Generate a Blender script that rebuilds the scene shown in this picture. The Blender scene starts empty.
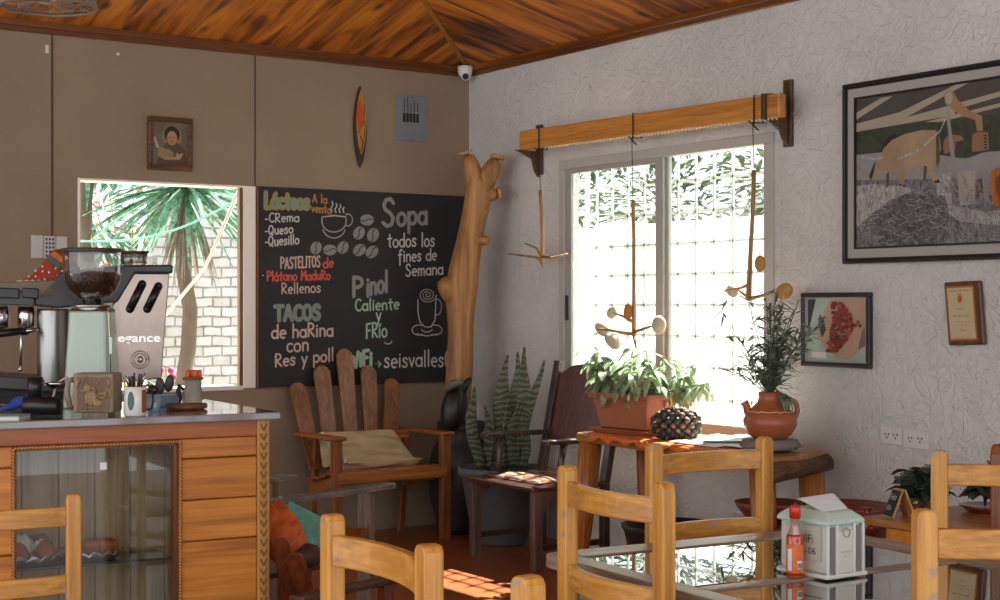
import bpy, math, random
from mathutils import Vector, Matrix
R_=math.radians
random.seed(7)
col=bpy.context.scene.collection
scn=bpy.context.scene
# ---------------------------------------------------------------- camera geometry (metres; room corner = origin)
FL=1505.; HZ=307.; EYE=1.42
_n=math.hypot(2220,1505); FW=(1505/_n,2220/_n); RT=(2220/_n,-1505/_n)
CX=-10*FW[0]+.206*RT[0]; CY=-10*FW[1]+.206*RT[1]
def ray(px,py):
    a=(px-500)/FL; return Vector((FW[0]+a*RT[0],FW[1]+a*RT[1],(HZ-py)/FL))
CAM=Vector((CX,CY,EYE))
def at_d(px,py,d): return CAM+ray(px,py)*d
def at_z(px,py,z): r=ray(px,py); return CAM+r*((z-EYE)/r.z)
def at_x(px,py,x=0): r=ray(px,py); return CAM+r*((x-CX)/r.x)      # plane parallel to the right wall
def at_y(px,py,y=0): r=ray(px,py); return CAM+r*((y-CY)/r.y)      # plane parallel to the left wall
# ---------------------------------------------------------------- materials
def lin(c):
    return c/12.92 if c<=.04045 else ((c+.055)/1.055)**2.4
def rgb(h):
    if isinstance(h,str): h=[int(h[i:i+2],16)/255 for i in (0,2,4)]
    return tuple(lin(c) for c in h)+(1,)
MC={}
def base(name):
    m=bpy.data.materials.new(name); m.use_nodes=True
    nt=m.node_tree; b=nt.nodes['Principled BSDF']; return m,nt,b
def coords(nt,scale,rot=(0,0,0),kind='Object'):
    tc=nt.nodes.new('ShaderNodeTexCoord'); mp=nt.nodes.new('ShaderNodeMapping')
    mp.inputs['Scale'].default_value=scale; mp.inputs['Rotation'].default_value=rot
    nt.links.new(tc.outputs[kind],mp.inputs[0]); return mp.outputs[0]
def noise(nt,vec,scale,detail=4,rough=.55,dist=0):
    n=nt.nodes.new('ShaderNodeTexNoise'); n.inputs['Scale'].default_value=scale; n.inputs['Detail'].default_value=detail
    n.inputs['Roughness'].default_value=rough; n.inputs['Distortion'].default_value=dist
    nt.links.new(vec,n.inputs['Vector']); return n.outputs['Fac']
def ramp(nt,fac,stops):
    r=nt.nodes.new('ShaderNodeValToRGB'); e=r.color_ramp.elements
    while len(e)<len(stops): e.new(.5)
    for k,(p,c) in enumerate(stops): e[k].position=p; e[k].color=rgb(c) if isinstance(c,str) else (c,c,c,1)
    nt.links.new(fac,r.inputs[0]); return r.outputs[0]
def mixc(nt,fac,a,b,mode='MIX'):
    m=nt.nodes.new('ShaderNodeMix'); m.data_type='RGBA'; m.blend_type=mode
    for s,v in ((0,fac),(6,a),(7,b)):
        if hasattr(v,'links') or hasattr(v,'is_linked'): nt.links.new(v,m.inputs[s])
        else: m.inputs[s].default_value=v
    return m.outputs[2]
def bump(nt,b,h,strength,dist=.01):
    n=nt.nodes.new('ShaderNodeBump'); n.inputs['Strength'].default_value=strength; n.inputs['Distance'].default_value=dist
    nt.links.new(h,n.inputs['Height']); nt.links.new(n.outputs[0],b.inputs['Normal'])
def plain(name,c,rough=.5,metal=0,var=.12,bscale=0,bst=.3,nscale=8,coat=0,spec=.5):
    if name in MC: return MC[name]
    m,nt,b=base(name); v=coords(nt,(1,1,1)); f=noise(nt,v,nscale)
    col_=rgb(c); lo=tuple(x*(1-var*1.6) for x in col_[:3])+(1,); hi=tuple(min(1,x*(1+var)) for x in col_[:3])+(1,)
    nt.links.new(mixc(nt,f,lo,hi),b.inputs['Base Color'])
    b.inputs['Roughness'].default_value=rough; b.inputs['Metallic'].default_value=metal
    b.inputs['Coat Weight'].default_value=coat; b.inputs['Specular IOR Level'].default_value=spec
    if bscale: bump(nt,b,noise(nt,v,bscale,6),bst)
    MC[name]=m; return m
def wood(name,light,mid,dark,axis='Z',rough=.38,sc=1,worn=None,coat=.15):
    if name in MC: return MC[name]
    m,nt,b=base(name)
    s=[26*sc]*3; s['XYZ'.index(axis)]=1.6*sc
    v=coords(nt,tuple(s)); f=noise(nt,v,1.0,6,.65,.6)
    s2=[90*sc]*3; s2['XYZ'.index(axis)]=3*sc
    g=noise(nt,coords(nt,tuple(s2)),1.0,3,.6,.2)
    c=ramp(nt,f,[(.3,dark),(.5,mid),(.68,light)])
    c=mixc(nt,.3,c,ramp(nt,g,[(.35,dark),(.6,light)]))
    if worn:
        w=noise(nt,coords(nt,(14,14,14)),1.0,5,.7,.3); c=mixc(nt,ramp(nt,w,[(.60,0.),(.66,.8)]),c,rgb(worn))
    nt.links.new(c,b.inputs['Base Color']); b.inputs['Roughness'].default_value=rough; b.inputs['Coat Weight'].default_value=coat
    b.inputs['Coat Roughness'].default_value=.25
    bump(nt,b,g,.12,.004); MC[name]=m; return m
def glassy(name,tint,rough=.0,refl=1.0,base_r=.0):
    m=bpy.data.materials.new(name); m.use_nodes=True; nt=m.node_tree
    nt.nodes.remove(nt.nodes['Principled BSDF']); out=nt.nodes['Material Output']
    t=nt.nodes.new('ShaderNodeBsdfTransparent'); t.inputs[0].default_value=rgb(tint)
    g=nt.nodes.new('ShaderNodeBsdfGlossy'); g.inputs['Roughness'].default_value=rough
    fr=nt.nodes.new('ShaderNodeLayerWeight'); fr.inputs[0].default_value=.5
    pw=nt.nodes.new('ShaderNodeMath'); pw.operation='POWER'; pw.inputs[1].default_value=4.5; nt.links.new(fr.outputs['Facing'],pw.inputs[0])
    ma=nt.nodes.new('ShaderNodeMath'); ma.operation='MULTIPLY_ADD'; ma.inputs[1].default_value=refl; ma.inputs[2].default_value=base_r+.04; ma.use_clamp=True
    mx=nt.nodes.new('ShaderNodeMixShader'); nt.links.new(pw.outputs[0],ma.inputs[0]); nt.links.new(ma.outputs[0],mx.inputs[0])
    nt.links.new(t.outputs[0],mx.inputs[1]); nt.links.new(g.outputs[0],mx.inputs[2]); nt.links.new(mx.outputs[0],out.inputs[0])
    v=coords(nt,(1,1,1)); return m
def leafmat(name,c1,c2,rough=.45,tr=.35):
    m,nt,b=base(name); out=nt.nodes['Material Output']
    f=noise(nt,coords(nt,(1,1,1)),25); c=ramp(nt,f,[(.35,c1),(.65,c2)])
    nt.links.new(c,b.inputs['Base Color']); b.inputs['Roughness'].default_value=rough
    t=nt.nodes.new('ShaderNodeBsdfTranslucent'); nt.links.new(c,t.inputs[0])
    mx=nt.nodes.new('ShaderNodeMixShader'); mx.inputs[0].default_value=tr
    nt.links.new(b.outputs[0],mx.inputs[1]); nt.links.new(t.outputs[0],mx.inputs[2]); nt.links.new(mx.outputs[0],out.inputs[0]); return m
# ---------------------------------------------------------------- mesh builder
class MB:
    def __init__(s): s.v=[]; s.f=[]; s.mi=[]; s.sm=[]
    def add(s,vs,fs,mi=0,smooth=False):
        o=len(s.v); s.v+= [Vector(p) for p in vs]
        for f in fs: s.f.append([o+i for i in f]); s.mi.append(mi); s.sm.append(smooth)
    def box(s,a,b,mi=0,M=None):
        x0,y0,z0=a; x1,y1,z1=b
        vs=[Vector(p) for p in ((x0,y0,z0),(x1,y0,z0),(x1,y1,z0),(x0,y1,z0),(x0,y0,z1),(x1,y0,z1),(x1,y1,z1),(x0,y1,z1))]
        if M is not None: vs=[M@p for p in vs]
        s.add(vs,[(0,3,2,1),(4,5,6,7),(0,1,5,4),(1,2,6,5),(2,3,7,6),(3,0,4,7)],mi)
    def bar(s,p,q,w,h,up=(0,0,1),mi=0,round_end=0):
        p=Vector(p); q=Vector(q); d=(q-p).normalized(); u=Vector(up); sd=d.cross(u).normalized(); u=sd.cross(d).normalized()
        vs=[]
        for c in (p,q):
            for a,b in ((-1,-1),(1,-1),(1,1),(-1,1)): vs.append(c+sd*a*w/2+u*b*h/2)
        s.add(vs,[(0,1,2,3)[::-1],(4,5,6,7),(0,4,5,1)[::-1],(1,5,6,2)[::-1],(2,6,7,3)[::-1],(3,7,4,0)[::-1]],mi)
    def tube(s,pts,rs,n=10,mi=0,cap=True,jit=0,flat=1):
        pts=[Vector(p) for p in pts]
        if not isinstance(rs,(list,tuple)): rs=[rs]*len(pts)
        rings=[]; ref=None; vs=[]
        for i,p in enumerate(pts):
            d=(pts[min(i+1,len(pts)-1)]-pts[max(i-1,0)]).normalized()
            if ref is None: ref=Vector((0,0,1)) if abs(d.z)<.9 else Vector((1,0,0))
            a=d.cross(ref).normalized(); b=a.cross(d).normalized(); ref=b
            for k in range(n):
                t=2*math.pi*k/n; r=rs[i]*(1+jit*math.sin(3*t+i*1.3)+jit*.7*math.sin(5*t-i*.8)); vs.append(p+a*math.cos(t)*r+b*math.sin(t)*r*flat)
        fs=[]
        for i in range(len(pts)-1):
            for k in range(n): fs.append((i*n+k,i*n+(k+1)%n,(i+1)*n+(k+1)%n,(i+1)*n+k))
        if cap: fs.append(tuple(range(n))[::-1]); fs.append(tuple((len(pts)-1)*n+k for k in range(n)))
        s.add(vs,fs,mi,True)
    def lathe(s,prof,c=(0,0,0),n=28,mi=0,M=None,sx=1,sy=1):
        c=Vector(c); vs=[]
        for r,z in prof:
            for k in range(n):
                t=2*math.pi*k/n; p=Vector((r*math.cos(t)*sx,r*math.sin(t)*sy,z))
                if M is not None: p=M@p
                vs.append(c+p)
        fs=[(i*n+k,i*n+(k+1)%n,(i+1)*n+(k+1)%n,(i+1)*n+k) for i in range(len(prof)-1) for k in range(n)]
        if prof[0][0]>1e-6: fs.append(tuple(range(n))[::-1])
        if prof[-1][0]>1e-6: fs.append(tuple((len(prof)-1)*n+k for k in range(n)))
        s.add(vs,fs,mi,True)
    def ball(s,c,r,n=12,mi=0,M=None):
        if not isinstance(r,(tuple,list)): r=(r,r,r)
        vs=[];c=Vector(c); m=max(6,n*2//3)
        for i in range(m+1):
            a=math.pi*i/m
            for k in range(n):
                t=2*math.pi*k/n; p=Vector((r[0]*math.sin(a)*math.cos(t),r[1]*math.sin(a)*math.sin(t),-r[2]*math.cos(a)))
                if M is not None: p=M@p
                vs.append(c+p)
        s.add(vs,[(i*n+k,i*n+(k+1)%n,(i+1)*n+(k+1)%n,(i+1)*n+k) for i in range(m) for k in range(n)],mi,True)
    def prism(s,poly,off,mi=0):
        n=len(poly); poly=[Vector(p) for p in poly]; off=Vector(off)
        s.add(poly+[p+off for p in poly],[tuple(range(n)),tuple(range(n,2*n))[::-1]]+[((k+1)%n,k,n+k,n+(k+1)%n) for k in range(n)],mi)
    def leaf(s,p,d,L,w,droop=.4,mi=0,seg=4,side=None,fold=.15):
        p=Vector(p); d=Vector(d).normalized()
        sd=Vector(side) if side is not None else d.cross(Vector((random.uniform(-.4,.4),random.uniform(-.4,.4),1)))
        sd=sd.normalized(); vs=[]; q=p.copy(); dd=d.copy()
        for i in range(seg+1):
            t=i/seg; ww=w*math.sin(math.pi*min(1,(t*.92+.06)))**.8*.5
            nn=sd.cross(dd).normalized()
            vs+=[q-sd*ww+nn*ww*fold*2,q.copy(),q+sd*ww+nn*ww*fold*2]
            dd=(dd+Vector((0,0,-droop/seg))).normalized(); q=q+dd*(L/seg)
        fs=[]
        for i in range(seg):
            for k in (0,1): fs.append((i*3+k,i*3+k+1,i*3+k+4,i*3+k+3))
        s.add(vs,fs,mi,True)
    def build(s,name,mats,parent=None,world=False,bevel=0,sub=0,seg=2,kind=None):
        me=bpy.data.meshes.new(name); vs=s.v
        if world and parent is not None:
            Mi=parent.matrix_world_calc.inverted() if hasattr(parent,'matrix_world_calc') else wmat(parent).inverted()
            vs=[Mi@v for v in vs]
        me.from_pydata([tuple(v) for v in vs],[],s.f)
        if not isinstance(mats,(list,tuple)): mats=[mats]
        for m in mats: me.materials.append(m)
        for p,mi,sm in zip(me.polygons,s.mi,s.sm): p.material_index=mi; p.use_smooth=sm
        me.update()
        o=bpy.data.objects.new(name,me); col.objects.link(o)
        if parent is not None: o.parent=parent
        if bevel:
            md=o.modifiers.new('bevel','BEVEL'); md.width=bevel; md.segments=seg; md.limit_method='ANGLE'; md.angle_limit=R_(40)
        if sub:
            md=o.modifiers.new('sub','SUBSURF'); md.levels=sub; md.render_levels=sub
        if kind: o['kind']=kind
        return o
def wmat(o):
    M=Matrix.Translation(o.location)@o.rotation_euler.to_matrix().to_4x4()
    return wmat(o.parent)@M if o.parent else M
def thing(name,label,cat,loc=(0,0,0),rz=0,group=None):
    o=bpy.data.objects.new(name,None); o.empty_display_size=.1; col.objects.link(o); o.location=loc; o.rotation_euler=(0,0,rz)
    o['label']=label; o['category']=cat
    if group: o['group']=group
    return o
def tag(o,label,cat,group=None):
    o['label']=label; o['category']=cat
    if group: o['group']=group
    return o
def rebase(o,loc):      # put a single-mesh thing's origin at loc
    loc=Vector(loc)
    for v in o.data.vertices: v.co-=loc
    o.location=loc; return o
def dup(root,loc,rz,label,group=None):
    r=root.copy(); col.objects.link(r); r.location=loc; r.rotation_euler=(0,0,rz); r['label']=label
    if group: r['group']=group
    for ch in list(root.children):
        c=ch.copy(); col.objects.link(c); c.parent=r
        for g in list(ch.children):
            d=g.copy(); col.objects.link(d); d.parent=c
    return r
def struct(name,mb,mats,**k):
    return mb.build(name,mats,kind='structure',**k)
def text_mesh(txt,mat,P0,U,V,w,h,thick=.0008,offset=0,shear=0):
    """lettering fitted in a w x h box whose lower left corner is P0, U right, V up (world)"""
    cu=bpy.data.curves.new('t','FONT'); cu.body=txt; cu.size=1; cu.offset=offset; cu.shear=shear; cu.extrude=0; cu.resolution_u=3
    ob=bpy.data.objects.new('t',cu); col.objects.link(ob)
    dg=bpy.context.evaluated_depsgraph_get(); me=bpy.data.meshes.new_from_object(ob.evaluated_get(dg))
    bpy.data.objects.remove(ob)
    xs=[v.co.x for v in me.vertices]; ys=[v.co.y for v in me.vertices]
    x0,x1,y0,y1=min(xs),max(xs),min(ys),max(ys)
    U=Vector(U).normalized();V=Vector(V).normalized();N=U.cross(V); P0=Vector(P0)
    vs=[P0+U*((v.co.x-x0)/(x1-x0)*w)+V*((v.co.y-y0)/(y1-y0)*h)+N*thick for v in me.vertices]
    fs=[tuple(p.vertices) for p in me.polygons]; bpy.data.meshes.remove(me)
    return vs,fs
# ---------------------------------------------------------------- wood & colours
W_CH=wood('pine_varnish_upright','DCA650','BC802E','8C5C22','Z',worn='8E8880')
W_CHX=wood('pine_varnish_rail','DCA650','BC802E','8C5C22','X',worn='9A948A')
W_ORX=wood('orange_pine_board','E29A38','C67A22','8E5014','X',sc=.5)
W_ORZ=wood('orange_pine_upright','D8A04C','C08432','8A5A1E','Z')
W_DKZ=wood('brown_wood_upright','9A5A2A','74401C','43250F','Z')
W_DKX=wood('brown_wood_rail','B86A24','8A4C1A','52300F','X')
W_GRX=wood('weathered_grey_wood','9C958C','756D66','4B4540','X',coat=.3)
W_GRY=wood('weathered_table_frame','A69A88','80705C','57483A','Y',coat=.3)
W_GRX2=wood('weathered_table_frame_cross','A69A88','80705C','57483A','X',coat=.3)
W_BLK=wood('black_brown_wood','5A4032','33241C','1B1310','Z',rough=.28,coat=.4)
W_LOG=wood('peeled_log','C88442','A26228','6B3F1C','Z')
W_SLAB=wood('rough_slab','C48A4C','9C6830','62421F','Y')
W_TRK=wood('tree_trunk_bark','C69256','9E6C36','684524','Z',sc=.5,rough=.6)
W_TW=wood('pale_twig','C8A06A','9C7444','6A4A2A','Z',rough=.6)
W_PL=wood('cabinet_back_plank','C8B090','AA9070','86704F','Z',sc=.6,rough=.6)
STEEL=plain('steel','C8C8C8',.18,1,.08); STEEL_D=plain('worn_steel','9A9A98',.3,1,.1)
BLACK=plain('black_plastic','16171A',.35); BLACKM=plain('black_matte','1E1E1F',.6)
DGREY=plain('dark_grey_shell','3A3A3C',.4)
WHITE=plain('white_paint','E6E4DE',.5); ALU=plain('grey_aluminium','B4B2AC',.45,.0,.08)
CLAY=plain('terracotta','A85E36',.42,0,.15,30,.05,coat=.2); CLAY_D=plain('dark_glazed_clay','7C2F1C',.25,0,.2,coat=.5)
PLCLAY=plain('terracotta_plastic','A8694A',.45,0,.06)
RED=plain('red_cap','C8301C',.35)
GLASS=glassy('clear_glass','F4F8F6',0,.8,.01)
GLASS_T=glassy('table_glass','5A5C58',.0,1.5,.12)
GLASS_C=glassy('case_glass','F0F2F0',.0,.55,.0)
ROPE_=plain('dark_cord','2A221C',.8)
PAPER=plain('white_paper','EEF0F2',.6,0,.03)

# ================================================================ SETTING
# left wall (plane y=0), right wall (plane x=0)
def stucco(name,c1,c2,bs,swirl=True):
    m,nt,b=base(name)
    v=coords(nt,(1,1,1))
    f=noise(nt,v,1.6,4); c=ramp(nt,f,[(.3,c1),(.7,c2)])
    nt.links.new(c,b.inputs['Base Color']); b.inputs['Roughness'].default_value=.75
    if swirl:
        h1=noise(nt,v,9,5,.55,2.2); h2=noise(nt,v,2.2,4,.5,3.0)
        g1=noise(nt,v,7,3,.5,1.8); r=ramp(nt,g1,[(.44,0.),(.49,1.),(.56,.75),(.60,.1)])
        g2=noise(nt,v,17,3,.55,1.2); r2=ramp(nt,g2,[(.46,0.),(.52,1.)])
        hh=mixc(nt,.45,h1,r); hh=mixc(nt,.25,hh,r2); hh=mixc(nt,.3,hh,h2)
        bump(nt,b,hh,bs,.022)
    else: bump(nt,b,noise(nt,v,60,5),bs,.003)
    return m
WALL_R=stucco('white_stucco','C2C3C0','D6D6D2',.7)
WALL_L=stucco('tan_paint','8C7A64','97856E',.18,False)
T=.14
m=MB()   # left wall with window opening x -2.626..-1.55, z .87..2.151
m.box((-9,0,0),(-2.626,T,3.02)); m.box((-1.548,0,0),(T+0.02,T,3.02)); m.box((-2.626,0,2.151),(-1.548,T,3.02)); m.box((-2.626,0,0),(-1.548,T,.93))
struct('wall_left',m,WALL_L)
m=MB()   # right wall with window opening y -1.02..-2.854, z .777..2.308
m.box((0,-1.02,0),(T,0,3.02)); m.box((0,-11.5,0),(T,-2.854,3.02)); m.box((0,-2.854,0),(T,-1.02,.777)); m.box((0,-2.854,2.308),(T,-1.02,3.02))
struct('wall_right',m,WALL_R)
# floor
def tiles():
    m,nt,b=base('terracotta_floor'); v=coords(nt,(1,1,1))
    br=nt.nodes.new('ShaderNodeTexBrick'); br.offset=0; br.inputs['Scale'].default_value=1
    br.inputs['Brick Width'].default_value=.4; br.inputs['Row Height'].default_value=.4; br.inputs['Mortar Size'].default_value=.004
    br.inputs['Color1'].default_value=rgb('8A4A2A'); br.inputs['Color2'].default_value=rgb('9A5530'); br.inputs['Mortar'].default_value=rgb('6A4A38')
    nt.links.new(v,br.inputs['Vector'])
    c=mixc(nt,.45,br.outputs['Color'],ramp(nt,noise(nt,v,5,5),[(.3,'6E3A20'),(.7,'A8623A')]))
    nt.links.new(c,b.inputs['Base Color']); b.inputs['Roughness'].default_value=.3; return m
m=MB(); m.box((-9,-11.5,-.06),(0,0,0)); struct('floor',m,tiles())
# ceiling: two sloping plank faces meeting on a hip
def planks(name,across):
    m,nt,b=base(name)
    s=[1,1,1]; s[across]=7.4
    v=coords(nt,tuple(s))
    sep=nt.nodes.new('ShaderNodeSeparateXYZ'); tc=coords(nt,(1,1,1)); nt.links.new(tc,sep.inputs[0])
    mu=nt.nodes.new('ShaderNodeMath'); mu.operation='MULTIPLY'; mu.inputs[1].default_value=1/.2
    nt.links.new(sep.outputs[across],mu.inputs[0])
    fr=nt.nodes.new('ShaderNodeMath'); fr.operation='FRACT'; nt.links.new(mu.outputs[0],fr.inputs[0])
    fl=nt.nodes.new('ShaderNodeMath'); fl.operation='FLOOR'; nt.links.new(mu.outputs[0],fl.inputs[0])
    # per plank offset
    cmb=nt.nodes.new('ShaderNodeCombineXYZ'); m2=nt.nodes.new('ShaderNodeMath'); m2.operation='MULTIPLY'; m2.inputs[1].default_value=7.31
    nt.links.new(fl.outputs[0],m2.inputs[0]); nt.links.new(m2.outputs[0],cmb.inputs[1-across])
    ad=nt.nodes.new('ShaderNodeVectorMath'); nt.links.new(v,ad.inputs[0]); nt.links.new(cmb.outputs[0],ad.inputs[1])
    f=noise(nt,ad.outputs[0],1.1,7,.5,.7)
    c=ramp(nt,f,[(.30,'2E1606'),(.41,'7C4010'),(.52,'B86A1C'),(.74,'DA8C2A')])
    s3=[1,1,1]; s3[across]=14
    sh=ramp(nt,noise(nt,coords(nt,tuple(s3)),1.2,5,.6,.5),[(.30,'2E1606'),(.44,'FFFFFF')])
    c=mixc(nt,.75,c,sh,'MULTIPLY')
    # knots
    vo=nt.nodes.new('ShaderNodeTexVoronoi'); vo.inputs['Scale'].default_value=2.4
    sk=[1,1,1]; sk[across]=2.3
    nt.links.new(coords(nt,tuple(sk)),vo.inputs['Vector'])
    c=mixc(nt,ramp(nt,vo.outputs['Distance'],[(.06,.9),(.2,0.)]),c,rgb('3A1C0A'))
    gap=ramp(nt,fr.outputs[0],[(.0,1.),(.035,0.)])
    c=mixc(nt,gap,c,rgb('1C0D05'))
    nt.links.new(c,b.inputs['Base Color']); b.inputs['Roughness'].default_value=.5; b.inputs['Specular IOR Level'].default_value=.3
    bump(nt,b,fr.outputs[0],.1,.004)
    return m
PL,PR=planks('ceiling_planks_x',0),planks('ceiling_planks_y',1)
p=.235; z0=3.0; RW_=4.5
m=MB()
zt=z0+p*RW_
m.add([(0,0,z0),(-9,0,z0),(-9,-RW_,zt),(-RW_,-RW_,zt)],[(0,1,2,3)],0)
m.add([(0,0,z0),(-RW_,-RW_,zt),(-RW_,-11.5,zt),(0,-11.5,z0)],[(0,1,2,3)],1)
m.add([(-9,-RW_,zt),(-RW_,-RW_,zt),(-RW_,-11.5,zt),(-9,-11.5,zt)],[(0,3,2,1)],0)
# upper skin so that the roof has thickness
for mi,q in ((0,[(.2,.2,z0+.1),(-9,.2,z0+.1),(-9,-RW_,zt+.12),(-RW_,-RW_,zt+.12)]),(1,[(.2,.2,z0+.1),(-RW_,-RW_,zt+.12),(-RW_,-11.5,zt+.12),(.2,-11.5,z0+.1)]),(0,[(-9,-RW_,zt+.12),(-RW_,-RW_,zt+.12),(-RW_,-11.5,zt+.12),(-9,-11.5,zt+.12)])):
    m.add(q,[(0,1,2,3)],mi)
struct('ceiling',m,[PL,PR])
TR=wood('ceiling_trim_wood','8A4E18','663610','3A1E08','X',sc=.4,rough=.35); TRY=wood('ceiling_trim_wood_y','9A5A22','6E3C14','3A1E08','Y',sc=.4,rough=.3)
m=MB(); m.box((-9,-.018,2.945),(0,0,3.01)); m.box((-9,-.04,2.972),(0,-.018,3.015)); struct('trim_1',m,TR,bevel=.004)
m=MB(); m.box((-.018,-11.5,2.945),(0,-.04,3.01)); m.box((-.04,-11.5,2.972),(-.018,-.04,3.015)); struct('trim_2',m,TRY,bevel=.004)
m=MB(); m.bar((-.03,-.03,z0+.005),(-RW_,-RW_,zt-.002),.03,.012); struct('trim_3',m,plain('hip_strip','A4661E',.5,0,.2))
# wall panel joints
SE=plain('joint_shadow_gap_paint','5A4632',.8)
m=MB(); m.box((-2.791,-.003,0),(-2.779,0,2.945)); m.box((-1.552,-.003,2.155),(-1.543,0,2.945)); struct('trim_4',m,SE)
# left window: white jambs, no glass (a serving opening onto the patio)
m=MB(); m.box((-1.628,-.012,.93),(-1.548,.04,2.151)); m.box((-2.626,-.008,2.139),(-1.628,T,2.152)); m.box((-2.640,-.008,.93),(-2.626,T,2.152))
m.box((-2.626,-.01,.92),(-1.628,T+.03,.945))
struct('window_1',m,plain('cream_window_paint','F6EEE2',.55,0,.06),bevel=.003)
m=MB(); m.box((-1.650,-.004,.945),(-1.628,.03,2.139)); struct('trim_5',m,wood('window_jamb_wood','9A6A3A','704824','3E2612','Z'))
# right sliding window
m=MB()
y0,y1,zb,ztop=-1.02,-2.854,.777,2.308
fw=.055; fwb=.018
m.box((-.012,y1,zb),(.06,y0,zb+fwb)); m.box((-.012,y1,ztop-fw),(.06,y0,ztop)); m.box((-.012,y0-fw,zb+fwb),(.06,y0,ztop-fw)); m.box((-.012,y1,zb+fwb),(.06,y1+fw*1.3,ztop-fw))
w2=struct('window_2',m,ALU,bevel=.004)
m=MB()
m.box((-.002,-1.98,zb+fwb),(.022,-1.915,ztop-fw)); m.box((.0,-1.915,ztop-fw-.03),(.02,y0-fw,ztop-fw)); m.box((.0,-1.915,zb+fwb),(.02,y0-fw,zb+fwb+.03)); m.box((0,y0-fw-.055,zb+fwb+.03),(.02,y0-fw,ztop-fw-.03))
m.build('sash_frame',plain('sash_aluminium','A2A19C',.4),w2,bevel=.003)
m=MB(); m.box((.024,-2.0,zb+fwb),(.05,-1.965,ztop-fw)); m.build('fixed_frame',ALU,w2,bevel=.003)
m=MB(); m.box((-.012,-1.105,1.34),(.0,-1.085,1.49)); m.build('latch',BLACK,w2,bevel=.003)
m=MB(); m.box((-.014,-2.84,1.28),(-.004,-2.825,1.44)); m.build('track_fitting',DGREY,w2)
m=MB(); m.box((.009,-1.915,zb+fwb+.03),(.013,-1.13,ztop-fw-.03)); m.build('sliding_pane',GLASS,w2)
m=MB(); m.box((.035,-2.79,zb+fwb),(.039,-1.99,ztop-fw)); m.build('fixed_pane',GLASS,w2)
# narrow raised plaster frame round the window
m=MB()
m.box((-.004,y0,zb-.03),(0.001,y0+.05,ztop+.05)); m.box((-.004,y1-.045,zb-.03),(0.001,y1,ztop+.05)); m.box((-.004,y1,ztop),(0.001,y0,ztop+.05))
struct('trim_6',m,WALL_R,bevel=.002)

# window grille outside
g=thing('window_grille','white wrought iron grille of square bars with small rings outside the sliding window','grille',(.3,-1.94,.6))
m=MB(); rg=MB(); GM=plain('white_iron','D6D6D2',.5)
ys=[-1.0-.153*k for k in range(0,14)]; zs=[.72+.178*k for k in range(0,10)]
for y in ys: m.box((.294,y-.006,.62),(.306,y+.006,2.42))
for z in zs: m.box((.294,-3.05,z-.007),(.306,-.9,z+.007))
for y in ys:
    for z in zs:
        k=14; R0=.02
        rg.tube([(.29,y+R0*math.cos(2*math.pi*i/k),z+R0*math.sin(2*math.pi*i/k)) for i in range(k+1)],.005,5,cap=False)
m.build('bars',GM,g,world=True); rg.build('rings',GM,g,world=True,kind='stuff')
m=MB(); 
for y in (-.9,-3.05): m.box((.14,y-.012,.6),(.312,y+.012,.63)); m.box((.14,y-.012,2.4),(.312,y+.012,2.43)); m.box((.29,y-.012,.6),(.312,y+.012,2.43))
m.build('frame',GM,g,world=True)

# ---------------------------------------------------------------- outdoors
def trans(name,c,t=.5):
    m,nt,b=base(name); out=nt.nodes['Material Output']; b.inputs['Base Color'].default_value=rgb(c); b.inputs['Roughness'].default_value=.7
    tr=nt.nodes.new('ShaderNodeBsdfTranslucent'); tr.inputs[0].default_value=rgb(c); mx=nt.nodes.new('ShaderNodeMixShader'); mx.inputs[0].default_value=t
    nt.links.new(b.outputs[0],mx.inputs[1]); nt.links.new(tr.outputs[0],mx.inputs[2]); nt.links.new(mx.outputs[0],out.inputs[0])
    return m
m=MB(); m.box((-12,.14,-.1),(12,14,-.04)); m.box((.14,-14,-.1),(12,.14,-.04)); struct('floor_outside',m,plain('pale_patio','C4BEB2',.8,0,.15))
m=MB()
for k in range(11): m.box((2.6,-5.2+k*.72,-.04),(2.604,-4.49+k*.72,2.12+.02*math.sin(k*2.3)))
s=thing('glow_sheet','added white translucent sheet glowing in the sun to whiten the view beyond the grille','screen',(2.6,-2,0))  # added translucent sheet, backlit by the sun for the overexposed white outside
m.build('sheet',trans('white_sheet','F4F4F2',.6),s,world=True)
m=MB()
for k in range(12): m.box((2.61,-5.22+k*.72,-.04),(2.65,-5.18+k*.72,2.06))
m.build('posts',WHITE,s,world=True)
# shrubs above/behind the added sheet
LF=leafmat('garden_leaf','26361F','46583E',.6,.2); LF2=leafmat('yucca_leaf','2E6A4A','86B096',.4,.3); LF3=leafmat('olive_leaf','344028','5C6A4C',.6,.2)
def bush(name,label,c,r,n,mat,L=.16,w=.06,stem=True):
    t=thing(name,label,'bush',(c[0],c[1],-.04),0,'shrubs beyond the white screen')
    m=MB()
    for i in range(n):
        a=random.uniform(0,6.28); b=random.uniform(-1,1); q=random.random()**.4
        d=Vector((math.cos(a)*math.sqrt(1-b*b),math.sin(a)*math.sqrt(1-b*b),b))
        m.leaf(Vector(c)+Vector((d.x*r[0],d.y*r[1],d.z*r[2]))*q,d+Vector((random.uniform(-.8,.8),random.uniform(-.8,.8),.3)),L*random.uniform(.6,1.3),w,.5,seg=3)
    m.build('foliage',mat,t,world=True)
    m=MB(); m.tube([(c[0],c[1],-.04),(c[0]+.05,c[1],c[2]*.5),(c[0],c[1]+.05,c[2])],[.06,.045,.02],8,jit=.08); m.build('stem',W_TW,t,world=True)
c=at_d(92,215,11.3); bush('patio_shrub','dense leafy bush at the left edge of the patio opening',tuple(c),(.33,.3,.5),330,LF2,.2,.035)
bpy.data.objects['patio_shrub']['group']='patio shrubs'
bush('garden_shrub','leafy shrub rising above the screen behind the left pane',(4.4,3.2,2.5),(.8,.8,1.0),900,LF)
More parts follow.
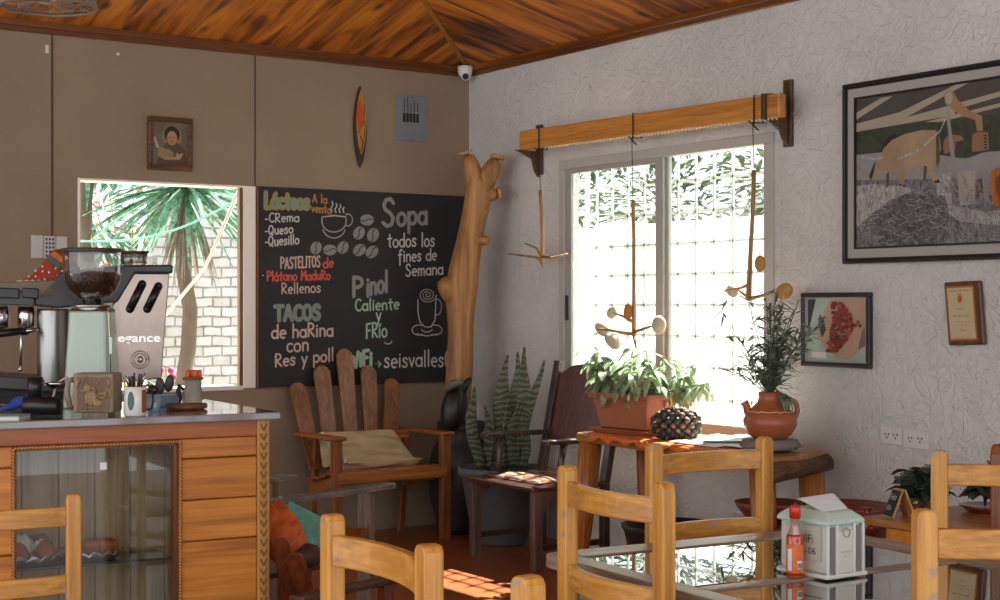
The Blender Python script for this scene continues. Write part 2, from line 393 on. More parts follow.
bush('garden_shrub','leafy shrub rising above the screen behind the middle of the window',(4.6,1.6,2.6),(.8,.75,.9),800,LF3)
bush('garden_shrub','leafy shrub rising above the screen behind the right pane',(4.4,-.1,2.3),(.8,.8,.75),800,LF)
bush('garden_shrub','tall leafy shrub farthest to the left beyond the screen',(4.6,5.0,2.6),(.9,.9,1.2),700,LF)
# whitewashed brick wall beyond the left window
def brick():
    m,nt,b=base('whitewashed_brick'); v=coords(nt,(1,1,1),(R_(90),0,0))
    nz=nt.nodes.new('ShaderNodeTexNoise'); nz.inputs['Scale'].default_value=7; nt.links.new(v,nz.inputs['Vector'])
    vm=nt.nodes.new('ShaderNodeVectorMath'); vm.operation='MULTIPLY_ADD'; vm.inputs[1].default_value=(.035,.035,.035)
    nt.links.new(nz.outputs['Color'],vm.inputs[0]); nt.links.new(v,vm.inputs[2])
    br=nt.nodes.new('ShaderNodeTexBrick'); br.inputs['Scale'].default_value=1; br.inputs['Brick Width'].default_value=.155; br.inputs['Row Height'].default_value=.078
    br.inputs['Mortar Size'].default_value=.008; br.inputs['Mortar Smooth'].default_value=.4; br.inputs['Color1'].default_value=rgb('ACAEB2'); br.inputs['Color2'].default_value=rgb('9C948C'); br.inputs['Mortar'].default_value=rgb('6E6A64'); br.inputs['Bias'].default_value=-.45
    nt.links.new(vm.outputs[0],br.inputs['Vector'])
    c=mixc(nt,ramp(nt,noise(nt,v,14,5),[(.35,0.),(.75,.6)]),br.outputs['Color'],rgb('BCBEC2'))
    nt.links.new(c,b.inputs['Base Color']); b.inputs['Roughness'].default_value=.85
    iv=nt.nodes.new('ShaderNodeMath'); iv.operation='SUBTRACT'; iv.inputs[0].default_value=1; nt.links.new(br.outputs['Fac'],iv.inputs[1])
    bump(nt,b,iv.outputs[0],.8,.03); return m
xb=at_y(156,300,2.75).x
m=MB(); m.box((xb,2.75,-.04),(2.4,2.95,4)); struct('wall_outside',m,brick())
m=MB(); m.box((-8,6.0,-.04),(xb+1.2,6.2,2.2)); struct('wall_garden',m,plain('bright_garden_wall','E8E8E4',.8,0,.05,40,.2))
# yucca tree
def yucca(px,py,d,n,L,label,droopers=0,trunkjit=.1,lw=.036,dead=True):
    c=at_d(px,py,d); t=thing('yucca_tree',label,'tree',(c.x,c.y,-.04),0)
    m=MB()
    for i in range(n):
        a=random.uniform(0,6.28); e=random.uniform(-.75,.95)
        m.leaf(c+Vector((0,0,random.uniform(-.05,.05))),(math.cos(a)*math.cos(e),math.sin(a)*math.cos(e),math.sin(e)),L*random.uniform(.7,1.15),lw,.35,seg=5,fold=.35)
    m.build('leaf_crown',LF2,t,world=True)
    if dead:
        m=MB()
        for i in range(60):
            a=random.uniform(0,6.28); o=Vector((math.cos(a),math.sin(a),0))
            m.leaf(c+Vector((0,0,-.1-random.random()*.15))+o*.05,o*.38+Vector((0,0,-1)),random.uniform(.35,.62),.014,.3,seg=4)
        m.build('dead_leaf_skirt',leafmat('dry_leaf','6E665C','968E84',.8,.2),t,world=True)
    m=MB(); pts=[(c.x+.04*math.sin(k*1.7),c.y,-.04+(c.z+.04)*k/8) for k in range(9)]; m.tube(pts,[.07,.06,.06,.055,.055,.05,.05,.05,.04],12,jit=.1)
    m.build('trunk',plain('yucca_bark','665C52',.9,0,.3,20,.6),t,world=True)
yucca(186,186,10.6,150,.82,'green spiky yucca with a skirt of dry leaves in front of the brick wall')
yucca(88,150,10.4,60,.62,'yucca with drooping leaves at the left edge of the patio opening',dead=False)
# pink flowering shrub
c=at_d(130,260,12.3)
t=thing('flowering_shrub','thin shrub with pink flowers before the bright garden wall','bush',(c.x,c.y,-.04))
m=MB(); fl=MB(); st=MB()
for i in range(16):
    e=c+Vector((random.uniform(-.45,.35),random.uniform(-.3,.3),random.uniform(-.5,.9)))
    st.tube([(c.x,c.y,-.04),(c+e)/2+Vector((0,0,-.3)),e],[.012,.009,.004],6)
    for k in range(14):
        q=e+Vector((random.uniform(-.14,.14),random.uniform(-.14,.14),random.uniform(-.2,.1)))
        m.leaf(q,(random.uniform(-1,1),random.uniform(-1,1),random.uniform(-.3,.6)),.09,.035,.4,seg=3)
    for k in range(5 if i%3 else 9):
        q=e+Vector((random.uniform(-.06,.06),random.uniform(-.06,.06),random.uniform(-.06,.06)))
        fl.ball(q,(.025,.025,.018),6)
m.build('foliage',LF,t,world=True); fl.build('flowers',plain('pink_petal','D87888',.6),t,world=True,kind='stuff'); st.build('stems',W_TW,t,world=True)
# low broadleaf plants under opening
c=at_d(165,395,9.7); t=thing('patio_plant','broad leaved plant with a pink bloom low outside the opening','plant',(c.x,c.y,-.04)); m=MB(); s2=MB()
for i in range(16):
    a=random.uniform(0,6.28); e=c+Vector((random.uniform(-.14,.14),random.uniform(-.1,.1),random.uniform(-.12,.12))); s2.tube([(c.x,c.y,-.04),e],.006,5); m.leaf(e,(math.cos(a),math.sin(a),.3),.16,.1,.5)
m.build('leaves',LF,t,world=True); s2.build('stems',W_TW,t,world=True)
m=MB()
for i in range(6): m.ball(c+Vector((random.uniform(-.05,.05),-.02,.16+random.uniform(-.05,.05))),.022,6)
m.build('bloom',plain('magenta_petal','B83060',.6),t,world=True)
# teal hose line and pale pole
a,b_=at_d(78,241,9.6),at_d(244,196,9.6)
m=MB(); m.tube([a+(b_-a)*t_+Vector((0,0,-.10*math.sin(math.pi*t_)))for t_ in [i/16 for i in range(17)]],.007,8); tag(rebase(m.build('garden_hose',plain('teal_hose','7FC0B8',.5)),a),'pale teal line strung across the patio opening','hose')
m=MB(); m.tube([at_d(240,188,9.35),at_d(205,268,9.5),at_d(160,322,9.6),at_d(140,345,9.65)],.011,8); tag(rebase(m.build('drain_pipe',plain('white_pipe','D8D2CC',.5)),at_d(140,345,9.65)),'thin white pipe slanting down across the opening before the bricks','pipe')

# ================================================================ LEFT WALL THINGS
WL=plain('chalk_white','C4C0BC',.9); 
CH={'w':plain('chalk_grey_white','CEC9C4',.9),'gold':plain('chalk_gold','B8823C',.9),'green':plain('chalk_green','7E9A80',.9),'grey':plain('chalk_grey','8E8F8C',.9),'red':plain('chalk_red','D8604E',.9),'pink':plain('chalk_pink','D0B4A8',.9),'mint':plain('chalk_mint','A4C2A8',.9)}
cb=thing('chalkboard','large black chalkboard menu in chalk lettering beside the patio opening','chalkboard',(-.775,-.0,.93))
m=MB(); m.box((-1.534,-.016,.930),(-.016,0,2.153)); m.build('board',plain('blackboard','242526',.7,0,.15),cb,world=True,bevel=.002)
m=MB(); m.box((-1.540,-.019,.924),(-.012,-.0165,.93)); m.box((-1.541,-.019,.924),(-1.534,0,2.155)); m.build('edging',plain('board_edge','8A5A34',.7),cb,world=True)
YB=-.0165
def chalk(txt,x0,y0,x1,y1,c,name='lettering',off=0.012,back=None,th=.0006):
    P0=at_y(x0,y1,YB); P1=at_y(x1,y1-(x1-x0)*.0,YB); w=P1.x-P0.x; h=at_y(x0,y0,YB).z-P0.z
    if back:
        m=MB(); v,f=text_mesh(txt,None,P0,(1,0,0),(0,0,1),w,h,th,off+.05); m.add(v,f); m.build(name+'_outline',CH[back],cb,world=True)
        th+=.0008; off=max(off-.01,.0)
    m=MB(); v,f=text_mesh(txt,None,P0,(1,0,0),(0,0,1),w,h,th,off); m.add(v,f); m.build(name,CH[c],cb,world=True)
def ar(cx,cy,rx,ry,a0,a1,n=10): return [(cx+rx*math.cos(R_(a0+(a1-a0)*i/n)),cy+ry*math.sin(R_(a0+(a1-a0)*i/n))) for i in range(n+1)]
O_=ar(.25,.29,.22,.29,70,430,14)
GL_={'a':(.5,[ar(.24,.28,.22,.28,60,420,12),[(.45,.58),(.46,.0)]]),'c':(.42,[ar(.26,.29,.22,.29,50,310)]),'e':(.46,[[(.05,.3),(.43,.32)]+ar(.25,.29,.2,.29,8,300)]),
'o':(.5,[O_]),'s':(.4,[[(.36,.5),(.26,.6),(.12,.58),(.07,.46),(.16,.34),(.3,.27),(.35,.14),(.25,.0),(.08,.02),(.03,.1)]]),'t':(.4,[[(.2,.92),(.2,.1),(.28,.0)],[(.02,.62),(.38,.64)]]),
'l':(.18,[[(.09,1.05),(.09,.0)]]),'i':(.18,[[(.09,.58),(.09,0)],[(.09,.78),(.1,.82)]]),'í':(.2,[[(.09,.56),(.09,0)],[(.07,.72),(.17,.9)]]),'á':(.5,[ar(.24,.28,.22,.28,60,420,12),[(.45,.58),(.46,.0)],[(.2,.72),(.33,.92)]]),
'n':(.46,[[(.06,.58),(.06,0)],[(.06,.4)]+ar(.24,.38,.17,.2,160,0,6)+[(.41,0)]]),'m':(.66,[[(.06,.58),(.06,0)],[(.06,.42)]+ar(.19,.4,.13,.18,160,0,6)+[(.33,.02)],[(.33,.42)]+ar(.47,.4,.13,.18,160,0,6)+[(.6,0)]]),
'r':(.36,[[(.06,.58),(.06,0)],[(.06,.36),(.16,.54),(.32,.55)]]),'u':(.46,[[(.05,.58),(.05,.2)]+ar(.22,.2,.17,.2,180,330,6)+[(.4,.58),(.41,0)]]),
'd':(.5,[ar(.24,.28,.22,.28,60,420,12),[(.45,1.0),(.46,0)]]),'h':(.46,[[(.06,1.0),(.06,0)],[(.06,.4)]+ar(.24,.38,.17,.2,160,0,6)+[(.41,0)]]),
'p':(.5,[[(.06,.58),(.06,-.38)],ar(.27,.3,.2,.28,130,-130)]),'q':(.5,[O_]),'y':(.44,[[(.04,.58),(.22,.05)],[(.42,.58),(.12,-.36)]]),'f':(.36,[[(.36,.92),(.24,1.0),(.14,.88),(.13,-.3)],[(.0,.55),(.32,.57)]]),
'v':(.4,[[(.02,.58),(.2,0),(.38,.58)]]),'(':(.25,[ar(.25,.42,.2,.6,110,250)]),'-':(.3,[[(.03,.36),(.26,.37)]]),' ':(.3,[]),'.':(.2,[[(.08,.05),(.1,.05)]]),
'A':(.56,[[(.02,0),(.27,1),(.52,0)],[(.1,.34),(.45,.34)]]),'L':(.46,[[(.06,1),(.06,0),(.44,.03)]]),'C':(.52,[ar(.32,.5,.27,.5,50,310)]),'R':(.52,[[(.06,1),(.06,0)],[(.06,.98)]+ar(.2,.75,.24,.24,85,-85,8)+[(.08,.5),(.48,0)]]),
'Q':(.6,[ar(.28,.5,.25,.5,70,430,14),[(.3,.25),(.52,-.08)]]),'P':(.5,[[(.06,1),(.06,0)],[(.06,.98)]+ar(.2,.72,.26,.26,85,-85,8)+[(.06,.46)]]),'S':(.5,[[(.45,.84),(.34,1),(.16,.97),(.07,.8),(.13,.62),(.34,.46),(.45,.28),(.38,.05),(.2,-.01),(.04,.14)]]),
'T':(.52,[[(.0,.98),(.52,1)],[(.26,1),(.26,0)]]),'E':(.44,[[(.42,1),(.06,.98),(.06,0),(.42,.02)],[(.06,.52),(.36,.53)]]),'I':(.16,[[(.08,1),(.08,0)]]),'O':(.56,[ar(.28,.5,.25,.49,70,430,14)]),
'M':(.64,[[(.04,0),(.08,1),(.32,.4),(.56,1),(.6,0)]]),'F':(.46,[[(.06,0),(.06,.98),(.44,1)],[(.06,.52),(.36,.53)]]),'W':(.74,[[(.02,1),(.18,0),(.36,.7),(.54,0),(.72,1)]])}
def hand(txt,x0,yb0,x1,yb1,cap,c,r,name='lettering',th=0.0006,rc=None,xs=1.0):
    gap=.09; W=sum(GL_[k][0]*xs+gap for k in txt)-gap; A=at_y(x0,yb0,YB); B=at_y(x1,yb1,YB); U=(B-A); k_=U.length/W; U.normalize(); V=Vector((0,0,1)); ch_=(at_y(x0,yb0-cap,YB)-A).length
    m=MB(); x=0; N=Vector((0,-th,0)); lay=0
    for ch in txt:
        w,sts=GL_[ch]; jy=random.uniform(-.03,.03)
        for st in sts:
            P=[A+U*((x+px*xs)*k_)+V*((py+jy)*ch_)+N for px,py in st]
            for p0,p1 in zip(P[:-1],P[1:]):
                d=(p1-p0)
                if d.length<1e-6: continue
                d.normalize(); sd=Vector((-d.z,0,d.x))*r; lay+=1; e=Vector((0,-lay*9e-6,0)); m.add([p0-sd+e,p1-sd+e,p1+sd+e,p0+sd+e],[(0,1,2,3)])
            for q in P: lay+=1; m.add([q+Vector((r*math.cos(i*.785),-lay*9e-6,r*math.sin(i*.785))) for i in range(8)],[tuple(range(8))])
        x+=w*xs+gap
    return m.build(name,CH[c],cb,world=True)
random.seed(17)
r1=.0043
hand('Lácteos',265,208,309,209,15.5,'gold',.0155,'lettering_outline'); random.seed(17); hand('Lácteos',265,208,309,209,15.5,'green',.0095,th=.0016)
hand('A la',312.5,202,327,203.5,8,'gold',.0048); hand('venta',311.5,211.5,331,214,8,'gold',.0048)
hand('-CRema',265,222.5,299,221.5,9,'w',r1); hand('-Queso',265,235,293,233,9,'w',r1); hand('-Quesillo',265,246,299,244,9.5,'w',r1)
hand('PASTELITOS',280.5,268.5,320,267,11,'pink',r1+.0006); hand('de',323,268,333.5,267,10,'red',.0052)
hand('Plátano MaduRo',267,281,330,279.5,9.5,'red',.005); hand('Rellenos',281.5,294,320.5,292,10.5,'pink',r1)
hand('.',262,276,264,276,8,'w',r1)
random.seed(3); hand('TACOS',275,320.5,320,319.5,14.5,'green',.0135,'lettering_outline'); random.seed(3); hand('TACOS',275,320.5,320,319.5,14.5,'grey',.0085,th=.0016)
hand('de haRina',271.5,338,333,336,13.5,'pink',.0062); hand('con',286.5,352,308.5,350.5,14,'pink',.006); hand('Res y poll',275,367,333.5,360.5,12.5,'pink',.006)
hand('S',382,226.5,394.5,225.5,27,'grey',.0125); hand('opa',397,226,427,224,21,'grey',.0115); hand('todos los',387.5,247.5,434.5,246,13.5,'w',.0052); hand('fines de',398.5,262,436.5,260,12,'w',.005); hand('Semana',405.5,276.5,443,274.5,12,'w',.005)
hand('P',352.5,296.5,363,296,19,'grey',.0125); hand('inol',366.5,296,387.5,292,20,'grey',.011); hand('Caliente',355,311,399,309,11.5,'mint',.0058); hand('y',376,321,381,321,13,'w',.005); hand('FRío',366,338,387,336.5,14.5,'mint',.0062)
hand('WiFi',349,368,372,365,15,'mint',.0115); hand('seisvalles(',384,367.5,448,366,15.5,'w',.0055)
def strokes(lst,r,c,name,d=.0016):
    m=MB()
    for pts in lst:
        P=[at_y(x,y,YB-.001) for x,y in pts]; m.tube(P,r,6,flat=1)
    m.v=[Vector((v.x,YB-.0002-abs(v.y-(YB-.001))*.3,v.z)) for v in m.v]
    return m.build(name,CH[c],cb,world=True)
def arc(cx,cy,rx,ry,a0,a1,n=14): return [(cx+rx*math.cos(R_(a0+(a1-a0)*i/n)),cy+ry*math.sin(R_(a0+(a1-a0)*i/n))) for i in range(n+1)]
strokes([[(322,217)]+arc(334,222,12,10,175,0)[::1]+[(346,217),(334,215.5),(322,217)],arc(348,220,4.5,6,-120,120),arc(334,225,12,13,160,20),
  [(332,212),(331,208),(333,205),(332,201)],[(336,213),(335,209),(337,206),(336,203)],[(340,213),(339,209),(341,207),(340,204)],[(344,213),(343,210),(344,207)]],.0052,'w','cup_drawing')
def spiral(cx,cy,r0,turns,n=46): return [(cx+r0*(1-i/n)*math.cos(R_(turns*360*i/n)),cy+r0*.85*(1-i/n)*math.sin(R_(turns*360*i/n))) for i in range(n)]
strokes([spiral(427.5,295,9,3),[(418,299),(418,312),(420,322),(425,327),(431,327),(435,320),(436,299)],arc(437,307,4.5,8,-100,110),
  arc(419,330,7,5,60,300),arc(435,330,7,5,240,480),[(416,334),(427,336),(438,334)],arc(427,328,6,4,20,160)],.0045,'w','mug_drawing')
strokes([[(375,364),(380,364)],[(378,361),(381,364),(378,367)]],.006,'mint','arrow_drawing'); strokes([arc(388,340,4,4,10,150)],.004,'w','smile_drawing')
m=MB(); cut=MB()
for bx,by,rot,rr in ((367,220,0,6.5),(359,233,60,6.5),(373,235,70,6.8),(359.5,250,40,6.5),(372,252,45,6.5),(316,248,70,6.3),(330,250,0,6.3),(343,247.5,60,6.2),(366.5,219,0,0)):
    if rr==0: continue
    ra=R_(rot); pts=[]
    for i in range(18):
        t_=2*math.pi*i/18; u=rr*math.cos(t_)*1.08; w=rr*math.sin(t_)*.86; pts.append(at_y(bx+u*math.cos(ra)-w*math.sin(ra),by-u*math.sin(ra)-w*math.cos(ra),YB-.0006))
    m.add(pts,[tuple(range(18))])
    cs=[]
    for i in range(9):
        u=-rr*1.05+2.1*rr*i/8; w=1.3*math.sin(u/rr*3); cs.append((bx+u*math.cos(ra)-w*math.sin(ra),by-u*math.sin(ra)-w*math.cos(ra)))
    cut.add([at_y(x-.5*math.sin(ra),y-.5*math.cos(ra),YB-.0011) for x,y in cs]+[at_y(x+.5*math.sin(ra),y+.5*math.cos(ra),YB-.0011) for x,y in cs],[(i,i+1,i+10,i+9) for i in range(8)])
be=m.build('coffee_bean_drawing',CH['grey'],cb,world=True); cut.build('bean_creases',plain('blackboard2','242526',.7),cb,world=True)

# small religious style print
def frame_thing(name,label,cat,plane,pxc,w,h,fw_,dep,fmat,origin):
    pass
s=thing('framed_print','small dark framed print of a haloed child holding a lamb above the opening','picture',(-2.095,0,2.21))
x0,x1,za,zb_=-2.232,-1.958,2.218,2.53
m=MB(); q=.03
for a,b2 in (((x0,za),(x1,za+q)),((x0,zb_-q),(x1,zb_)),((x0,za+q),(x0+q,zb_-q)),((x1-q,za+q),(x1,zb_-q))): m.box((a[0],-.03,a[1]),(b2[0],0,b2[1]))
m.build('frame',wood('print_frame','7A5230','4E3220','2A1A10','X'),s,world=True,bevel=.006)
pm=[plain('print_ground','6E6250',.6,0,.4,nscale=20),plain('print_skin','B08A60',.6,0,.15),plain('print_hair','2A2018',.6),plain('print_robe','5A4430',.6,0,.4,nscale=25),plain('print_halo','8C7850',.6),plain('print_silver','A8A8A4',.5),plain('print_lamb','8E7A5C',.6,0,.25,nscale=30)]
m=MB(); Y0=-.018
m.box((x0+q,-.018,za+q),(x1-q,-.002,zb_-q),0)
def disc(m,cx,cz,rx,rz,y,mi,n=20): m.add([(cx+rx*math.cos(2*math.pi*i/n),y,cz+rz*math.sin(2*math.pi*i/n)) for i in range(n)],[tuple(range(n))],mi)
cx=-2.085
disc(m,cx,2.42,.062,.062,Y0-.0005,4); m.add([(cx-.095,Y0-.001,2.25),(cx+.095,Y0-.001,2.25),(cx+.085,Y0-.001,2.34),(cx+.03,Y0-.001,2.385),(cx-.03,Y0-.001,2.385),(cx-.08,Y0-.001,2.33)],[(0,1,2,3,4,5)],3)
disc(m,cx,2.43,.048,.05,Y0-.0012,2); disc(m,cx,2.408,.032,.042,Y0-.0018,1); disc(m,cx-.04,2.315,.05,.03,Y0-.002,6); disc(m,cx-.065,2.335,.022,.02,Y0-.0024,6)
m.add([(cx-.05,Y0-.0026,2.28),(cx+.05,Y0-.0026,2.285),(cx+.07,Y0-.0026,2.32),(cx+.055,Y0-.0026,2.325),(cx+.03,Y0-.0026,2.3),(cx-.05,Y0-.0026,2.295)],[tuple(range(6))],1)
for u in (-.012,.012): disc(m,cx+u,2.414,.005,.003,Y0-.0022,2,8)
disc(m,cx,2.386,.008,.0025,Y0-.0022,2,8); m.add([(cx-.003,Y0-.0022,2.413),(cx+.003,Y0-.0022,2.413),(cx+.004,Y0-.0022,2.397),(cx-.004,Y0-.0022,2.397)],[(0,1,2,3)],6)
m.box((cx+.03,Y0-.004,2.285),(cx+.036,Y0-.002,2.325),5); m.box((cx+.022,Y0-.004,2.308),(cx+.044,Y0-.002,2.314),5)
m.add([(x0+q+.005,Y0-.0015,2.40),(x0+q+.02,Y0-.0015,2.35),(x0+q+.04,Y0-.0015,2.345),(x0+q+.012,Y0-.0015,2.42)],[(0,1,2,3)],5)
m.build('print',pm,s,world=True)
# carved surfboard shaped ornament
s=thing('carved_ornament','narrow carved wooden leaf shaped ornament with an orange flame, above the chalkboard','ornament',(-.83,0,2.3))
def lens(zs_,cx_,hw,y,n=12):
    L=[];z0_,z1_=zs_
    for i in range(n+1):
        t_=i/n; L.append((cx_-hw*math.sin(math.pi*t_)**.7,y,z0_+(z1_-z0_)*t_))
    for i in range(n-1,0,-1):
        t_=i/n; L.append((cx_+hw*math.sin(math.pi*t_)**.7,y,z0_+(z1_-z0_)*t_))
    return L
m=MB(); m.prism(lens((2.30,2.82),-.83,.047,-.004)[::-1],(0,-.018,0)); m.build('board',plain('burnt_wood','38281C',.6),s,world=True,bevel=.004)
m=MB(); m.prism(lens((2.385,2.80),-.826,.036,-.0222)[::-1],(0,-.003,0)); m.build('pale_carving',wood('carving_pine','D8A058','B87C38','7A4C20','Z'),s,world=True)
m=MB(); m.prism(lens((2.53,2.735),-.84,.02,-.0255)[::-1],(0,-.003,0)); m.build('flame',plain('orange_paint','C8501C',.5),s,world=True)
m=MB(); m.tube([(-.835,-.026,2.50),(-.815,-.026,2.46),(-.83,-.026,2.40)],.003,6); m.tube([(-.80,-.026,2.60),(-.805,-.026,2.5),(-.82,-.026,2.42)],.0025,6); m.tube([(-.85,-.0262,2.52),(-.81,-.0262,2.59),(-.805,-.0262,2.7)],.0025,6); m.build('burnt_grooves',BLACKM,s,world=True)
# grey metal plate sign
s=thing('metal_plate','grey metal plate with small vertical writing and a black block, near the corner','sign',(-.447,0,2.49))
m=MB(); m.box((-.56,-.008,2.491),(-.334,0,2.79)); m.build('plate',plain('brushed_plate','848A90',.45,.3,.1),s,world=True,bevel=.003)
m=MB()
for k in range(5): m.box((-.513+k*.025,-.0095,2.615),(-.494+k*.025,-.008,2.672))
for k,(a,b2) in enumerate(((.01,.09),(.01,.10),(.01,.06),(.01,.08),(.01,.07))):
    z=2.675+a
    while z<2.675+b2: m.box((-.506+k*.025,-.0092,z),(-.499+k*.025,-.008,z+.007)); z+=.0105
m.build('writing',BLACKM,s,world=True)
m=MB(); m.tube([(-.447,-.011,2.778),(-.447,-.008,2.778)],.004,8); m.tube([(-.447,-.011,2.503),(-.447,-.008,2.503)],.004,8); m.build('screws',BLACKM,s,world=True)
# security camera dome
s=thing('security_camera','small white dome security camera in the ceiling corner','camera',(-.085,-.085,2.99))
m=MB(); m.lathe([(.05,3.0),(.05,2.98),(.046,2.95),(.03,2.93)],(-.085,-.085,0)); m.build('dome_base',WHITE,s,world=True)
Mr=Matrix.Rotation(R_(55),4,'X')
m=MB(); m.ball((-.09,-.10,2.938),.034,16); m.build('eyeball',WHITE,s,world=True)
dv=(CAM+Vector((0,0,.3))-Vector((-.09,-.10,2.938))).normalized(); dv=(dv+Vector((-.1,0,-.3))).normalized()
m=MB(); c=Vector((-.09,-.10,2.938)); m.tube([c+dv*.026,c+dv*.036],[.021,.019],14); m.build('lens',BLACK,s,world=True)
# keypad / intercom
s=thing('wall_intercom','white wall intercom of three panels with a perforated middle, left of the opening','intercom',(-2.805,0,1.69))
for k,(a,b2,nm,dz) in enumerate(((-2.905,-2.842,'blank_panel',0),(-2.838,-2.772,'perforated_panel',.01),(-2.768,-2.706,'side_panel',.012))):
    m=MB(); m.box((a,-.022,1.692+(0 if k==0 else .0)),(b2,0,1.820-dz*.3)); m.build(nm,plain('intercom_white','C8C8C4',.5),s,world=True,bevel=.003)
m=MB()
for i in range(3):
    for j in range(5): m.box((-2.828+i*.0185,-.0232,1.70+j*.023),(-2.818+i*.0185,-.0221,1.713+j*.023))
m.build('speaker_holes',BLACKM,s,world=True)
for k,(px,py,h_) in enumerate(((47,49,.045),(118,54,.015))):
    c=at_y(px,py,-.001); m=MB(); m.box((c.x-.009,-.0015,c.z-h_/2),(c.x+.009,0,c.z+h_/2)); struct('trim_%d'%(7+k),m,WHITE)

# ================================================================ RIGHT WALL THINGS
def rwq(px,py,x): v=at_x(px,py,x); return (v.x,v.y,v.z)
# big painting
s=thing('framed_painting','large framed painting of an ox walking by a sugar mill on the stucco wall','painting',(0,-3.95,1.62))
ya,yb,z0_,z1_=-3.35,-4.66,1.626,2.482
def rect_frame(m,ya,yb,z0,z1,q,x0,x1,mi=0):
    m.box((x0,yb,z0),(x1,ya,z0+q),mi); m.box((x0,yb,z1-q),(x1,ya,z1),mi); m.box((x0,ya-q,z0+q),(x1,ya,z1-q),mi); m.box((x0,yb,z0+q),(x1,yb+q,z1-q),mi)
m=MB(); rect_frame(m,ya,yb,z0_,z1_,.016,-.045,0); rect_frame(m,ya-.016,yb+.016,z0_+.016,z1_-.016,.01,-.036,0); m.build('frame',plain('black_frame','1C1C1E',.35),s,world=True,bevel=.003)
m=MB(); rect_frame(m,ya-.026,yb+.026,z0_+.026,z1_-.026,.042,-.032,0,0); m.build('mount',plain('grey_mount','A6A4A0',.6,0,.06),s,world=True)
m=MB(); rect_frame(m,ya-.068,yb+.068,z0_+.068,z1_-.068,.009,-.038,0,0); m.build('inner_slip',plain('black_frame2','1A1A1C',.35),s,world=True)
XP=-.028
def straw(name,c1,c2,sc,rot):
    m,nt,b=base(name); v=coords(nt,sc,rot); f=noise(nt,v,1,5,.7,.5)
    nt.links.new(ramp(nt,f,[(.38,c1),(.62,c2)]),b.inputs['Base Color']); b.inputs['Roughness'].default_value=.5; return m
PM=[straw('paint_straw','3E3E40','86868A',(1,60,25),(R_(35),0,0)),plain('paint_forest','36402E',.5,0,.7,nscale=28),plain('paint_roof','4A4540',.5,0,.2),plain('paint_beam','A59A88',.5,0,.1),plain('paint_ox','A48C6C',.5,0,.3,nscale=9),plain('paint_ox_dark','5A4630',.5,0,.2),plain('paint_black','1C1C1C',.5),plain('paint_wood','9C7C5C',.5,0,.15),plain('paint_stone','8E8E8C',.5,0,.2),straw('paint_pale_straw','77777A','BAB8B2',(1,60,25),(R_(-20),0,0)),plain('paint_mill','8A6650',.5,0,.2),plain('paint_sand','8F8F8C',.5,0,.25,nscale=30),straw('paint_dark_straw','38383A','66666A',(1,60,25),(R_(35),0,0))]
m=MB(); lay=[0]
def pp(pts,mi,pull=None):
    lay[0]+=1; x=XP-.00012*lay[0]; m.add([rwq(a,b,x) for a,b in pts],[tuple(range(len(pts)))],mi)
m.box((XP,yb+.075,z0_+.075),(-.002,ya-.075,z1_-.075),0)
pp([(856,126),(1012,105),(1012,160),(856,160)],1)
pp([(856,100),(1012,74),(1012,112),(856,130)],2)
pp([(856,155),(905,150),(960,158),(1012,160),(1012,178),(856,180)],11)
pp([(856,186),(872,184),(900,186),(915,190),(890,200),(872,214),(856,228)],9); pp([(935,176),(950,172),(952,205),(985,212),(1012,208),(1012,226),(960,222),(938,205)],9); pp([(870,215),(905,194),(945,196),(950,220),(930,247),(880,247)],12)
# roof beams
for a in ([(856,113),(881,98),(893,96),(856,120)],[(856,124),(900,112),(957,84),(970,82),(905,118),(856,130)],[(890,122),(1012,88),(1012,93),(930,117),(895,124)],[(925,122),(1012,100),(1012,104),(940,122)],[(856,127),(955,110),(955,115),(856,132)]): pp(a,3)
# far animal
pp([(944,140),(950,134),(962,136),(964,140),(956,142),(955,150),(945,154),(943,148)],10)
pp([(946,112),(949,112),(955,158),(951,158)],8)
# ox
pp([(880,152),(885,140),(893,134),(900,135),(886,152)],6)
pp([(900,182),(905,182),(905,186),(899,186)],6); pp([(933,179),(939,179),(940,183),(933,183)],6)
pp([(878,160),(884,148),(892,140),(905,134),(922,130),(936,130),(940,138),(941,150),(936,158),(934,166),(938,180),(933,181),(928,168),(918,166),(905,170),(904,184),(900,184),(898,174),(895,166),(893,178),(889,170),(883,170),(880,174),(873,181),(869,178),(871,168)],4)
pp([(869,176),(873,166),(876,160),(874,172),(871,181)],6)
pp([(861,155),(873,158),(884,156),(884,158),(873,160),(861,158)],9); pp([(866,154),(872,158),(880,160),(872,160)],9)
pp([(924,166),(927,166),(926,180),(923,180)],5); pp([(886,174),(889,172),(889,186),(886,188)],5)
pp([(936,133),(939,134),(940,160),(937,168),(936,160)],5)
# rope
pp([(898,158),(920,148),(940,130),(951,104),(952,105),(941,131),(921,150),(898,160)],9)
